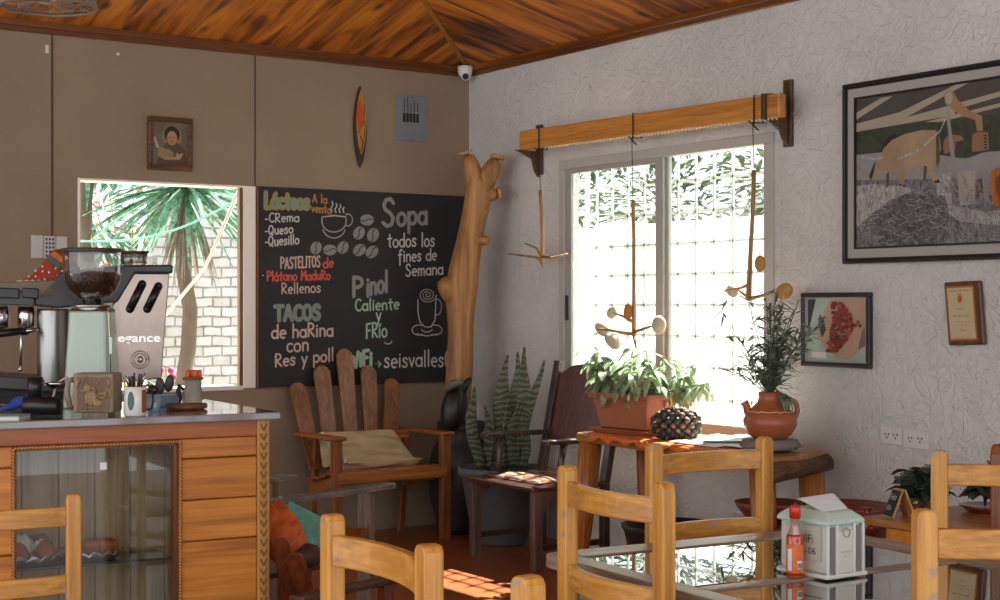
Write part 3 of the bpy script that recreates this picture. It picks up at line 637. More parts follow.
# crank arm and mill
pp([(944,94),(948,90),(953,91),(958,100),(970,111),(982,116),(983,131),(977,131),(975,120),(962,116),(950,108),(945,103)],7)
pp([(945,95),(950,91),(953,97),(951,104),(946,103)],3)
pp([(972,135),(976,132),(988,132),(989,150),(972,152)],10)
for k in range(5): pp([(984,135+k*3),(987,135+k*3),(987,136.5+k*3),(984,136.5+k*3)],6)
pp([(951,166),(962,160),(985,152),(1012,150),(1012,164),(975,172),(955,172)],8); pp([(957,171),(975,171),(975,204),(960,206)],3); pp([(975,171),(1012,162),(1012,186),(976,198)],8); pp([(976,180),(982,178),(984,196),(976,198)],5)
m.build('canvas',PM,s,world=True)
m=MB()
for i in range(620):
    if i%3==0: a=random.uniform(930,1005); b2=random.uniform(165,245); an=random.uniform(.3,1.9)
    else: a=random.uniform(858,1005); b2=random.uniform(186,246); an=random.uniform(-.9,.9)
    L=random.uniform(4,12); dx,dy=L*math.cos(an),L*math.sin(an)
    nx,ny=-math.sin(an)*.25,math.cos(an)*.25
    if not(855<a+dx<1010 and 160<b2+dy<247): continue
    x=XP-.0055-i*2e-6; m.add([rwq(a-nx,b2-ny,x),rwq(a+dx-nx,b2+dy-ny,x),rwq(a+dx+nx,b2+dy+ny,x),rwq(a+nx,b2+ny,x)],[(0,1,2,3)],i%2)
m.build('straw_brush_strokes',[plain('straw_stroke','A0A09C',.5),plain('straw_stroke_b','77777A',.5)],s,world=True,kind='stuff')
# orange carving hanging at the painting's right
s=thing('carved_tag','small amber carved wooden tag hung over the painting','ornament',(-.06,at_x(1002,208,-.06).y,1.85))
m=MB(); m.prism([rwq(a,b,-.05) for a,b in [(993,172),(998,168),(1010,168),(1014,175),(1012,203),(1004,208),(996,207),(992,190)]],(-.014,0,0)); m.build('tag',wood('amber_wood','C8782C','A05418','5A2C0C','Z'),s,world=True,bevel=.004)
m=MB(); m.prism([rwq(a,b,-.0645) for a,b in [(996,178),(1000,175),(1008,176),(1008,198),(1000,200),(997,192)]],(-.003,0,0)); m.build('carving',wood('amber_wood_dark','8A4A18','6A3410','3A1C08','Z'),s,world=True)
m=MB(); c=at_x(1004,170,-.055); m.tube([c,(c.x,c.y,2.49)],.0015,5); m.build('cord',ROPE_,s,world=True)
# coffee cherry photo
s=thing('framed_photo','black framed photo of hands holding red coffee cherries','photo frame',(0,-3.28,1.12))
m=MB(); rect_frame(m,-3.058,-3.505,1.128,1.49,.024,-.028,0); m.build('frame',plain('photo_frame','2A2524',.35,0,.3),s,world=True,bevel=.005)
m=MB(); rect_frame(m,-3.082,-3.481,1.152,1.466,.008,-.02,0); m.build('slip',plain('silver_slip','A8A8A6',.4),s,world=True)
PH=[plain('photo_ground','A9BBAE',.4,0,.3,nscale=12),plain('photo_skin','BA9880',.4,0,.2,nscale=10),plain('photo_cherry','8C3626',.35,0,.5,nscale=60),plain('photo_cherry_hi','C05040',.35),plain('photo_dark','3A3634',.4,0,.2),plain('photo_white','D8D8D4',.4),plain('photo_shadow','7A6A60',.4)]
m=MB(); XP=-.014; lay=[0]; m.box((XP,-3.474,1.158),(-.002,-3.089,1.46),0)
pp([(810,299),(816,299),(808,334),(808,300)],4)
pp([(830,300),(848,298),(866,300),(867,335),(862,348),(850,360),(836,358),(824,346),(818,336),(822,318),(826,306)],1)
pp([(818,322),(823,316),(826,330),(822,338)],4); pp([(862,330),(867,326),(867,345),(858,350)],6)
pp([(812,352),(826,352),(826,358),(812,357)],5)
for i in range(270):
    t_=random.random(); a=834+6*math.sin(t_*4)+random.uniform(-9,10)*(.5+math.sin(math.pi*t_)*.6); b2=303+t_*49
    r=random.uniform(1.3,2.2); mi=3 if i%8==0 else (4 if i%9==0 else 2)
    lay[0]+=.2; x=XP-.00012*lay[0]-.001; m.add([rwq(a+1.8+r*math.cos(j*.785),b2+r*math.sin(j*.785),x) for j in range(8)],[tuple(range(8))],mi)
for a,b2 in ((855,325),(858,322),(860,326),(852,328)): lay[0]+=1; x=XP-.00012*lay[0]-.001; m.add([rwq(a+1.8*math.cos(j*.785),b2+1.8*math.sin(j*.785),x) for j in range(8)],[tuple(range(8))],2)
m.build('photo_print',PH,s,world=True)
# award plaque (tilted)
s=thing('award_plaque','wooden award plaque with a cream certificate and an orange seal on the stucco wall','plaque',(0,-4.045,1.25))
A,B,C_,D_=[Vector(rwq(a,b,-.004)) for a,b in ((947,282.5),(983,280.5),(988,344.5),(952,345.5))]
m=MB(); m.prism([A,B,C_,D_],(-.024,0,0)); m.build('board',wood('plaque_wood','7A4E30','5A3420','34200F','Z'),s,world=True,bevel=.007)
def inq(u,v,x): 
    p_=A+(B-A)*u+(D_-A)*v+((C_-B)-(D_-A))*u*v; return Vector((x,p_.y,p_.z))
m=MB(); m.prism([inq(.06,.07,-.0285),inq(.84,.07,-.0285),inq(.84,.93,-.0285),inq(.06,.93,-.0285)],(-.002,0,0)); m.build('gilt_edge',plain('gilt','A8702C',.4,.3),s,world=True)
m=MB(); m.prism([inq(.10,.10,-.031),inq(.80,.10,-.031),inq(.80,.90,-.031),inq(.10,.90,-.031)],(-.001,0,0)); m.build('certificate',plain('certificate_cream','C2B28C',.5,0,.06),s,world=True)
m=MB(); cs=inq(.44,.27,-.0325); m.add([(cs.x,cs.y+.013*math.cos(j*.35),cs.z+.018*math.sin(j*.35)) for j in range(18)],[tuple(range(18))]); m.build('seal',plain('orange_seal','B8581C',.4),s,world=True)
m=MB(); 
U=(inq(.8,.1,0)-inq(.1,.1,0)); V=-(inq(.1,.9,0)-inq(.1,.1,0))
for tx,u,v,w,h in (('Award for Coffee Research',.14,.155,.62,.03),('2016',.36,.2,.12,.02),('Awarded to',.34,.44,.2,.022),('Rio Coco Cafe',.22,.555,.44,.035),('in recognition of quality',.22,.645,.48,.018),('and service',.32,.685,.26,.016),('organic',.36,.78,.2,.025),('Specialty Coffee Association',.2,.885,.48,.016)):
    vs,fs=text_mesh(tx,None,inq(u,v,-.0325),U,V,U.length*w/.7,V.length*h/.8,.0); m.add(vs,fs)
m.build('lettering',plain('plaque_ink','4A3420',.6),s,world=True)
# outlets
for k,(a,b_2,label) in enumerate(((( 881.6,425.8),(903,447),'white double wall outlet, the left of two'),((904,429),(928.5,450),'white double wall outlet, the right of two'))):
    s=thing('wall_outlet',label,'outlet',(0,(-3.62,-3.76)[k],.775),0,'pair of wall outlets')
    yl,yr=(-3.556,-3.684) if k==0 else (-3.69,-3.832); zt_,zb2=(.863,.780) if k==0 else (.855,.772)
    m=MB(); m.box((-.008,yr,zb2),(0,yl,zt_)); m.build('plate',plain('outlet_white','D8D6D0',.4),s,world=True,bevel=.003)
    m=MB()
    for c_ in (.3,.7):
        yc=yl+(yr-yl)*c_; zc=(zt_+zb2)/2
        for dy,dz in ((-.01,.006),(.01,.006),(0,-.010)): m.box((-.0088,yc+dy-.003,zc+dz-.005),(-.0078,yc+dy+.003,zc+dz+.005))
    m.build('sockets',BLACKM,s,world=True)
# beam with brackets
XB=-.17
s=thing('wooden_beam','long honey coloured beam with a serrated lower edge above the sliding window','beam',(XB,-1.93,2.33))
bl=at_x(519,140,XB); br_=at_x(781,107,XB)
m=MB(); zc_l,zc_r=bl.z,br_.z; h=.125
tl,bl2=at_x(519,131,XB),at_x(519,150,XB); tr,brr=at_x(779,93,XB),at_x(779,117,XB)
m.prism([bl2,brr,tr,tl],(.05,0,0)); m.build('beam_body',wood('honey_beam','D89A4C','C07E2E','8A541C','Y',worn='B07834'),s,world=True,bevel=.008)
m=MB(); N_=70
for i in range(N_):
    a=bl2+(brr-bl2)*(.12+.88*i/N_); b2=bl2+(brr-bl2)*(.12+.88*(i+.6)/N_); mid=(a+b2)/2+Vector((0,0,-.012))
    m.prism([a,mid,b2],(.006,0,0))
m.build('serrated_edge',plain('pale_serration','D8C8A4',.6),s,world=True)
for k,(px,yt,yb2,lab) in enumerate(((541,147,175,'small dark wooden bracket under the left end of the beam'),(790,80,147,'dark worn wooden bracket at the right end of the beam'))):
    yy=at_x(px,150 if k==0 else 110,0).y; zt_=at_x(px,125 if k==0 else 80,0).z; zb2=at_x(px,yb2,0).z
    s=thing('shelf_bracket',lab,'bracket',(0,yy,zb2),0,'brackets carrying the beam')
    m=MB(); m.box((-.022,yy-.028,zb2),(0,yy+.028,zt_)); m.build('back_plate',wood('bracket_wood','6A5038','4A3424','2A1C12','Z',worn='A8A498'),s,world=True,bevel=.003)
    m=MB(); zz=bl2.z if k==0 else brr.z; 
    pr=[(-.022,zz-.16 if k==0 else zz-.12),(-.05,zz-.12 if k==0 else zz-.09),(-.07,zz-.05),(-.17,zz-.008),(-.19,zz-.004),(-.19,zz+(.0 if k==0 else .125)),(-.12,zz+(.0 if k==0 else .13)),(-.07,zz+.0 if k==0 else zz+.1),(-.04,zz+.0 if k==0 else zz+.12),(-.022,zz+.0 if k==0 else zz+.19)]
    off=-.012 if k==0 else -.012
    m.prism([(x,yy+off+(0 if k==0 else -.0),z) for x,z in pr],(0,.024,0)); m.build('arm',wood('bracket_arm','6A4A2C','4A301C','2A1A10','Z'),s,world=True,bevel=.003)
# hanging mobiles
XM=-.182
def P_(px,py): return at_x(px,py,XM)
def mobile(label,strings,stick,twigs,shells,gr='hanging twig mobiles'):
    c=P_(*stick[-1]); s=thing('twig_mobile',label,'mobile',(c.x,c.y,c.z),0,gr)
    m=MB(); m.tube([P_(*q) for q in strings],.0022,5); 
    q0=P_(*strings[0]); kk=(q0.y-bl2.y)/(brr.y-bl2.y); zb3=bl2.z+(brr.z-bl2.z)*kk-.012; zt3=tl.z+(tr.z-tl.z)*kk+.006; xb3=XB+.056
    m.tube([(XM+.006,q0.y,zb3-.01),(XM+.006,q0.y,zt3),(xb3,q0.y,zt3),(xb3,q0.y,zb3),(XM+.006,q0.y,zb3)],.004,6); m.tube([(XM,q0.y,zb3),tuple(q0)],.0025,5)
    m.tube([(XM,q0.y+.03,zb3+.01),(XM-.004,q0.y,zb3-.01),(XM-.012,q0.y-.05,zb3-.045)],.0035,6); m.build('cord',ROPE_,s,world=True)
    m=MB(); m.tube([P_(*q) for q in stick],[.011]*(len(stick)-1)+[.014],8,jit=.08); m.build('stick',W_TW,s,world=True)
    for t_ in twigs:
        m=MB(); pts=[P_(*q)+Vector((.04*math.sin(i+len(t_)*q[0]),0,0)) if i else P_(*q) for i,q in enumerate(t_)]; m.tube(pts,[.011]+[.007]*(len(pts)-2)+[.005],7,jit=.08); m.build('twig',W_TW,s,world=True)
    for (px,py,rx,rz_,tilt,mt) in shells:
        m=MB(); c=P_(px,py); M=Matrix.Rotation(R_(-tilt),4,'X')
        d=c.y; sc=(c-CAM).length/FL
        # open half gourd: outer ball squashed with hollow face
        m.ball(c,(rx*sc*.55,rx*sc,rz_*sc),14,M=M); m.build('gourd_cup',mt,s,world=True)
G1=plain('pale_gourd','C8BCA4',.5,0,.15); G2=plain('orange_gourd','C07A34',.5,0,.2); G3=plain('ochre_gourd','B88840',.5,0,.2)
mobile('bare twig mobile hanging from the left end of the beam',[(538,158),(541,190)],[(540,190),(542,215),(542.5,238),(542,262)],[[(542,260),(530,257),(514,254)],[(542,258),(532,248),(525,243)],[(542,257),(556,258),(568,254)],[(542,262),(543,268)]],[])
mobile('twig mobile with pale gourd cups hanging before the middle of the window',[(632,150),(633,200)],[(633,200),(634,240),(634,290),(634,335)],[[(634,322),(625,316),(612,312)],[(634,334),(615,330),(604,329)],[(634,332),(648,328),(656,325)],[(634,335),(640,348)]],[(612,313,7.5,6,10,G1),(628,312,6,9,-8,G2),(603,329,11,7,-25,G1),(659,325,9.5,9.5,30,G1),(613,341,12,7,-30,G1)])
mobile('twig mobile with ochre gourd cups hanging near the right of the window',[(753,135),(754,170)],[(754,170),(753,210),(750,260),(748,300)],[[(749,298),(737,290),(722,291)],[(749,299),(765,294),(780,290)],[(748,285),(740,288),(730,290)]],[(760,263.5,7,8.5,0,G3),(732,291,8,6,-30,G1),(784,291.5,11,8,20,G3)])
# curved dark shape hook at cord of left mobile is part of cord

# ================================================================ CORNER: trunk, jar, snake plant
s=thing('tree_trunk','peeled tree trunk with sawn branch stubs standing in the corner beside the chalkboard','trunk',(-.32,-.37,.7))
def D9(px,py,d=9.5): return at_d(px,py,d)
m=MB()
path=[(458,425),(457,400),(459,370),(461,340),(461,315),(460,295),(463,270),(469,245),(474,222),(478,200),(481,182),(483,172)]
rad=[.085,.085,.085,.082,.085,.105,.1,.085,.08,.085,.09,.07]
m.tube([D9(*q) for q in path],rad,16,jit=.07)
for br,rr in (([(478,192),(473,172),(466,153)],[.08,.06,.05]),([(482,188),(488,175),(497,158)],[.075,.06,.055]),([(478,195),(488,195),(498,193)],[.07,.05,.045]),([(474,185),(473,176),(472,171)],[.05,.045,.04]),([(458,300),(449,288),(442,278)],[.09,.075,.06]),([(472,240),(481,240),(490,241)],[.06,.04,.025]),([(474,225),(484,215),(487,208)],[.05,.03,.02])):
    m.tube([D9(a,b_2,9.5-.03*i) for i,(a,b_2) in enumerate(br)],rr,12,jit=.06)
m.build('trunk_wood',W_TRK,s,world=True,sub=1)
for br in ((466,153,.046,(-.35,0,1)),(497,158,.05,(.3,0,1)),(498,193,.04,(1,-.3,.1))):
    m=MB(); c=D9(br[0],br[1],9.44); dd=Vector(br[3]).normalized(); m.tube([c,c+dd*.012],[br[2]*.95,br[2]*.9],14)
    m.build('sawn_end',plain('sawn_end_grain','C89C68',.7,0,.25,nscale=30),s,world=True)
# carved dark bird at the foot
s=thing('carved_bird','dark carved wooden bird with a grey beak at the foot of the trunk','carving',tuple(D9(452,432,9.25)))
m=MB(); m.ball(D9(454,408,9.28),(.08,.08,.15),14,M=Matrix.Rotation(R_(15),4,'Y')); m.tube([D9(457,398,9.3),D9(464,386,9.28),D9(471,378,9.26)],[.05,.03,.012],10); m.tube([D9(450,424,9.27),D9(449,431,9.27),D9(447,436,9.27)],[.05,.035,.015],8); m.build('body',plain('black_carving','1C1A1A',.4),s,world=True)
m=MB(); m.tube([D9(446,392,9.26),D9(454,384,9.2),D9(462,382,9.18)],[.012,.035,.03],10,flat=.7); m.build('beak',plain('grey_carving','6E6A66',.5),s,world=True)
# dark jar
s=thing('clay_jar','big dark clay jar under the trunk behind the armchair','jar',(-.32,-.40,0))
m=MB(); m.lathe([(.11,0),(.15,.05),(.2,.25),(.21,.42),(.17,.55),(.13,.60),(.15,.66),(.155,.69),(.12,.69),(.11,.6)],(-.32,-.40,0)); m.build('body',plain('dark_jar_clay','33302E',.45,0,.3,12,.3),s,world=True)
m=MB(); m.lathe([(.0,.68),(.148,.68),(.15,.70),(.06,.71),(0,.71)],(-.32,-.40,0)); m.build('lid',plain('dark_jar_lid','2A2624',.5),s,world=True)
# snake plant
pc=Vector((-.36,-.90,0))
s=thing('snake_plant','tall banded snake plant in a grey pot beside the dark wooden chair','plant',tuple(pc))
m=MB(); m.lathe([(.15,0),(.165,.02),(.235,.40),(.255,.415),(.255,.46),(.235,.46),(.225,.41),(0,.40)],pc); m.build('pot',plain('grey_pot','5C6062',.6,0,.15,25,.2),s,world=True)
m=MB(); m.lathe([(0,.405),(.22,.405),(.22,.412),(0,.43)],pc); m.build('soil',plain('soil','2A221C',.95,0,.3,60,.8),s,world=True)
def snake():
    m,nt,b=base('snake_leaf'); v=coords(nt,(1,1,1)); w=nt.nodes.new('ShaderNodeTexWave'); w.bands_direction='Z'; w.inputs['Scale'].default_value=9; w.inputs['Distortion'].default_value=9; w.inputs['Detail'].default_value=3; nt.links.new(v,w.inputs['Vector'])
    nt.links.new(ramp(nt,w.outputs['Fac'],[(.3,'38422F'),(.75,'6A745A')]),b.inputs['Base Color']); b.inputs['Roughness'].default_value=.4; return m
SN=snake()
for (bx,tx,ty,w_,tw) in ((478,471,387,.055,.3),(492,486,405,.05,-.5),(500,507,355,.085,.1),(506,516,352,.07,.6),(512,528,347,.07,-.3),(516,541,360,.055,.4),(509,520,400,.06,.2),(520,530,400,.04,0)):
    a=at_d(bx,462,9.06-.03*tw); a.z=.42; tip=at_d(tx,ty,9.0+.08*tw); m=MB(); vs=[]; n_=9
    sd=Vector((RT[0],RT[1],0))*math.cos(tw)+Vector((FW[0],FW[1],0))*math.sin(tw); nn=sd.cross(Vector((0,0,1)))
    for i in range(n_+1):
        t_=i/n_; q=a+(tip-a)*t_+sd*.02*math.sin(t_*6+tw*5); w=w_*(.75+.5*math.sin(math.pi*min(1,t_*1.1)))*(1-max(0,(t_-.6)/.4)**1.6)*.5+.001
        vs+=[q-sd*w+nn*.012,q+nn*-.004,q+sd*w+nn*.012]
    m.add(vs,[(i*3+k,i*3+k+1,i*3+k+4,i*3+k+3) for i in range(n_) for k in (0,1)],0,True)
    o=m.build('leaf',SN,s,world=True); md=o.modifiers.new('th','SOLIDIFY'); md.thickness=.006

# ================================================================ FAN BACK ARMCHAIR
AX=wood('armchair_rail_wood','BC7430','8E5220','5A3414','X'); AZ=wood('armchair_post_wood','A8683A','7E4A26','4A2A14','Z')
s=thing('fan_back_armchair','brown wooden armchair with a fan of rounded slats and a cushion under the chalkboard','armchair',(-.93,-.45,0))
FLx,FRx,yf,yk=-1.31,-.565,-.60,-.16
for x in (FLx,FRx):
    m=MB(); m.box((x-.028,yf-.025,0),(x+.028,yf+.025,.64)); m.build('front_leg',AZ,s,world=True,bevel=.004)
    m=MB(); m.bar((x+(.06 if x==FLx else -.06),yk-.01,0),(x+(.06 if x==FLx else -.06),yk-.08,.64),.04,.03,(0,1,0)); m.build('rear_leg',AZ,s,world=True,bevel=.004)
    m=MB(); m.box((x-.045,yf-.045,.64),(x+.045,yk+.04,.662)); m.build('armrest',AX,s,world=True,bevel=.006)
m=MB(); m.box((FLx,yf-.03,.385),(FRx,yf,.455)); m.build('front_rail',AX,s,world=True,bevel=.004)
for x in (FLx+.05,FRx-.05):
    m=MB(); m.bar((x,yf,.41),(x,yk,.31),.025,.06); m.build('side_rail',AX,s,world=True,bevel=.003)
m=MB()
for k in range(5): 
    yy=yf+.05+k*.085; m.box((FLx+.02,yy-.035,.445-.1*(k*.085)/.44*1.0),(FRx-.02,yy+.035,.46-.1*(k*.085)/.44))
m.build('seat_slats',AX,s,world=True,bevel=.003)
for bx,by,tx,ty in ((316,470,295,383),(333,472,320,366),(353,473,343,349),(372,472,367,366),(388,470,391,379)):
    a=at_y(bx,by,yk-.07); b2=at_y(tx,ty,-.045-.0*bx); d=(b2-a); L=d.length; d.normalize(); sd=d.cross(Vector((0,1,0))).normalized(); nn=sd.cross(d)
    m=MB(); w0,w1=.045,.058; pts=[a-sd*w0,a+sd*w0,a+d*(L-.05)+sd*w1]+[a+d*(L-.055)+sd*w1*math.cos(R_(t_))+d*.055*math.sin(R_(t_)) for t_ in (20,45,70,90,110,135,160)]+[a+d*(L-.05)-sd*w1]
    m.prism(pts,nn*-.02); m.build('back_slat',AZ,s,world=True,bevel=.004)
m=MB(); m.box((FLx+.06,yk-.125,.60),(FRx-.06,yk-.10,.655)); m.build('back_rail',AX,s,world=True,bevel=.003)
# cushion
def cushion(name,label,cat,c,dim,mat,rz=0,tilt=0,wr=.02,seed=1,fold=None):
    random.seed(seed); n=16; vs=[]; fs=[]
    for sgn in (1,-1):
        for i in range(n+1):
            for j in range(n+1):
                u=-1+2*i/n; v=-1+2*j/n; e=(1-abs(u)**3.)*(1-abs(v)**3.); e=max(e,0)**.45
                z=sgn*dim[2]*e*.5+wr*e*(math.sin(u*7+v*3+seed)+.7*math.sin(v*11-u*4+seed*2)+.5*math.sin(u*17+v*13))*.4*(1 if sgn>0 else .2)
                pin=1-.07*(1-abs(u))*(abs(v)>.9)-.07*(1-abs(v))*(abs(u)>.9)
                vs.append((u*dim[0]/2*pin,v*dim[1]/2*pin,z))
    N=(n+1)**2
    for i in range(n):
        for j in range(n):
            a=i*(n+1)+j; fs.append((a,a+n+1,a+n+2,a+1)); fs.append((N+a,N+a+1,N+a+n+2,N+a+n+1))
    M=Matrix.Translation(c)@Matrix.Rotation(rz,4,'Z')@Matrix.Rotation(tilt,4,'X')
    m=MB(); m.add([M@Vector(v) for v in vs],fs,0,True)
    o=m.build(name,mat); rebase(o,c); tag(o,label,cat); random.seed(seed+50); return o
CUSH=plain('beige_cloth','C4AC86',.85,0,.12,40,.4)
m=MB()
def sheet(p00,p10,p11,p01,n=18,wr=.012,th=.05,seed=0,fq=9):
    """quilted panel between four corners"""
    p00,p10,p11,p01=[Vector(q) for q in (p00,p10,p11,p01)]; N=((p10-p00).cross(p01-p00)).normalized(); vs=[];fs=[]
    for sgn in (1,-1):
        for i in range(n+1):
            for j in range(n+1):
                u=i/n;v=j/n; b=p00*(1-u)*(1-v)+p10*u*(1-v)+p11*u*v+p01*(1-u)*v
                e=max(0,(1-abs(2*u-1)**3)*(1-abs(2*v-1)**3))**.5
                vs.append(b+N*(sgn*th*.5*e+(wr*e*(math.sin(u*fq+v*fq*1.6+seed)+.7*math.sin(v*fq*2.1-u*fq*.5+seed))) ))
    K=(n+1)**2
    for i in range(n):
        for j in range(n):
            a=i*(n+1)+j; fs.append((a,a+n+1,a+n+2,a+1)); fs.append((K+a,K+a+1,K+a+n+2,K+a+n+1))
    return vs,fs
cs_=thing('seat_cushion','wrinkled beige cloth cushion lying on the fan back armchair','cushion',(-.98,-.42,.46))
v,f=sheet((FLx+.07,yf+.03,.50),(FRx-.12,yf+.04,.50),(FRx-.14,yk-.15,.43),(FLx+.08,yk-.15,.43),wr=.016,th=.07); m=MB(); m.add(v,f,0,True)
m.build('seat_pad',CUSH,cs_,world=True,sub=1)
v,f=sheet((FLx+.0,yk-.27,.47),(FRx-.10,yk-.27,.47),(FRx-.20,yk-.15,.665),(FLx+.03,yk-.15,.665),wr=.02,th=.06,seed=2,fq=7); m=MB(); m.add(v,f,0,True)
m.build('back_pad',CUSH,cs_,world=True,sub=1)
m=MB(); pts=[]
for i in range(22):
    t_=i/21; pts.append(Vector((FLx+.05+.012*math.sin(t_*55),yk-.16-(yf*-1+yk-.18)*0-(.30*t_),.655-.14*t_+.012*math.cos(t_*50))))
m.tube(pts,.014,6); m.build('ruffle',plain('pale_ruffle','D0C4AC',.9),cs_,world=True)

# ================================================================ DARK ARMCHAIR WITH LEATHER SEAT (faces left)
s=thing('dark_wood_armchair','dark brown armchair with a tooled leather seat facing the corner plant','armchair',(-.48,-1.52,0))
xf,xk,yn,yfar=-.74,-.27,-1.80,-1.20
GL=W_BLK
for y in (yn,yfar):
    m=MB(); y_=y
    m.prism([(xf-.02,y_-.022,0),(xf+.03,y_-.022,0),(xf+.035,y_-.022,.30),(xf+.10,y_-.022,.40),(xf+.10,y_-.022,.43),(xf-.025,y_-.022,.43),(xf-.025,y_-.022,.3)][::-1],(0,.044,0)); m.build('front_leg',wood('grey_brown_leg','7A6458','5A463C','382A24','Z'),s,world=True,bevel=.004)
    m=MB(); m.bar((xk-.0,y,0),(xk-.0,y,.45),.045,.045,(0,1,0)); m.bar((xk,y,.45),(xk+.13,y,1.10),.04,.055,(0,1,0)); m.build('rear_post',W_BLK,s,world=True,bevel=.004)
    m=MB(); m.box((xf+.06,y-.035,.672),(xk+.06,y+.035,.70)) ; m.build('armrest',GL,s,world=True,bevel=.008)
    m=MB(); pts=[(xf+.20,y,.44),(xf+.16,y,.50),(xf+.17,y,.58),(xf+.19,y,.675)]; m.tube(pts,[.022,.02,.018,.022],8); m.build('arm_support',W_BLK,s,world=True)
m=MB(); m.box((xf-.04,yn-.03,.425),(xk+.02,yfar+.03,.458)); m.build('seat_frame',wood('seat_frame_wood','6A3C26','482818','24140C','Y',rough=.22,coat=.6),s,world=True,bevel=.01)
m=MB(); v,f=sheet((xf+.03,yn+.03,.464),(xk-.05,yn+.03,.464),(xk-.05,yfar-.03,.464),(xf+.03,yfar-.03,.464),wr=.004,th=.03); m.add(v,f,0,True)
def tooled():
    m,nt,b=base('tooled_leather'); v=coords(nt,(1,1,1)); ch=nt.nodes.new('ShaderNodeTexChecker'); ch.inputs['Scale'].default_value=9; ch.inputs['Color1'].default_value=rgb('6A3A22'); ch.inputs['Color2'].default_value=rgb('B0998C')
    nt.links.new(coords(nt,(1,1,.01),(0,0,R_(40))),ch.inputs['Vector']); c=mixc(nt,.5,ch.outputs['Color'],ramp(nt,noise(nt,v,60,4),[(.4,'4A2A1C'),(.6,'9A7A68')])); nt.links.new(c,b.inputs['Base Color']); b.inputs['Roughness'].default_value=.25; return m
m.build('leather_seat',tooled(),s,world=True)
m=MB(); pz=.50
for k in range(4): m.box((xk+.02,yn+.02,.5),(xk+.04,yn+.03,.51))
m=MB(); q=lambda t_,y: Vector((xk+.13*t_-.0,y,.45+.65*t_))
ys_=[yfar-.02,yfar-.12,(yn+yfar)/2,yn+.12,yn+.02]; top=[.88,.96,1.0,.96,.88]
poly=[q(.30,yn+.02),q(.30,yfar-.02)]+[q(t_,y) for t_,y in zip(top,ys_)]
m.prism(poly,(.02,0,0)); m.build('back_panel',wood('red_brown_panel','6E3A28','50281C','2C1610','Z',coat=.4),s,world=True,bevel=.006)
for y in (yn,yfar):
    m=MB(); m.bar((xf+.05,y,.12),(xk,y,.12),.025,.03); m.build('stretcher',W_BLK,s,world=True)

# ================================================================ SLAB BENCH TABLE AND WHAT IS ON IT
TZ=.75
s=thing('slab_table','rough half log table with round log legs below the sliding window','table',(-.42,-2.75,0))
FLc,FRc,BRc,BLc=Vector((-.585,-1.95,TZ)),Vector((-.765,-3.56,TZ)),Vector((-.21,-3.41,TZ)),Vector((-.10,-1.95,TZ))
m=MB(); top=[FLc,Vector((-.60,-2.3,TZ)),Vector((-.66,-2.8,TZ)),Vector((-.70,-3.2,TZ)),FRc,(FRc+BRc)/2+Vector((.02,-.03,0)),BRc,Vector((-.12,-2.7,TZ)),BLc]
m.prism([q-Vector((0,0,.05)) for q in top],(0,0,.05)); m.build('tabletop',W_SLAB,s,world=True,bevel=.012)
m=MB(); a=FRc+Vector((.02,.01,-.065)); b2=BRc+Vector((0,.01,-.06)); m.tube([a,(a+b2)/2+Vector((0,-.01,.004)),b2],[.052,.05,.045],12,jit=.08); m.build('bark_edge',wood('dark_bark','7A5A3C','5A4028','302014','X',rough=.8,coat=0),s,world=True)
for pa,pb,r in (((-.56,-2.05),(-.60,-1.95),.062),((-.22,-2.1),(-.17,-2.05),.058),((-.60,-3.38),(-.62,-3.42),.06),((-.27,-3.36),(-.24,-3.38),.062)):
    m=MB(); m.tube([(pb[0],pb[1],0),((pa[0]+pb[0])/2+.01,(pa[1]+pb[1])/2,.35),(pa[0],pa[1],TZ-.05)],[r*1.08,r,r*.95],12,jit=.06); m.build('leg',W_LOG,s,world=True)
# orange runner
CL=plain('orange_cloth','D87830',.8,0,.12,50,.3); c_=thing('table_runner','orange gathered cloth runner laid along the slab table','cloth',(-.5,-2.6,TZ))
m=MB(); n=60; vs=[];fs=[]
def lerp(a,b,t): return a+(b-a)*t
for i in range(n+1):
    t_=i/n; f0=lerp(FLc,FRc,.09+t_*.84); b0=lerp(BLc,BRc,.09+t_*.80); out=Vector((-1,0,0))
    wv=.004*math.sin(i*2.1); 
    row=[b0+Vector((.0,0,.004)),lerp(b0,f0,.5)+Vector((0,0,.005+abs(wv)*.3)),f0+Vector((.05,0,.005+abs(wv))),f0+out*.008+Vector((0,0,.004)),f0+out*(.014+wv)+Vector((0,0,-.022-.012*math.sin(i*.9))),]
    vs+=row
k=5
for i in range(n):
    for j in range(k-1): a=i*k+j; fs.append((a,a+1,a+k+1,a+k))
m.add(vs,fs,0,True); o=m.build('cloth',CL,c_,world=True); md=o.modifiers.new('t','SOLIDIFY'); md.thickness=.003
# planter
pcn=Vector((-.43,-2.25,TZ+.006)); PYAW=R_(-84)
s=thing('planter_box','rectangular terracotta planter of drooping sage leaves at the left of the slab table','planter',tuple(pcn),PYAW)
def frust(m,z0,z1,a0,b0,a1,b1,mi=0):
    m.add([(-a0,-b0,z0),(a0,-b0,z0),(a0,b0,z0),(-a0,b0,z0),(-a1,-b1,z1),(a1,-b1,z1),(a1,b1,z1),(-a1,b1,z1)],[(0,3,2,1),(4,5,6,7),(0,1,5,4),(1,2,6,5),(2,3,7,6),(3,0,4,7)],mi)
m=MB(); frust(m,.03,.20,.165,.085,.205,.11); m.build('box',PLCLAY,s,bevel=.008)
m=MB(); frust(m,.185,.215,.22,.125,.225,.13); m.build('rim',PLCLAY,s,bevel=.006)
m=MB(); frust(m,.0,.028,.195,.105,.215,.125); m.build('saucer',plain('saucer_clay','A0603E',.45),s,bevel=.006)
m=MB(); frust(m,.19,.2145,.205,.11,.205,.11); m.build('soil',plain('soil2','4A4038',.95,0,.3,60,.8),s)
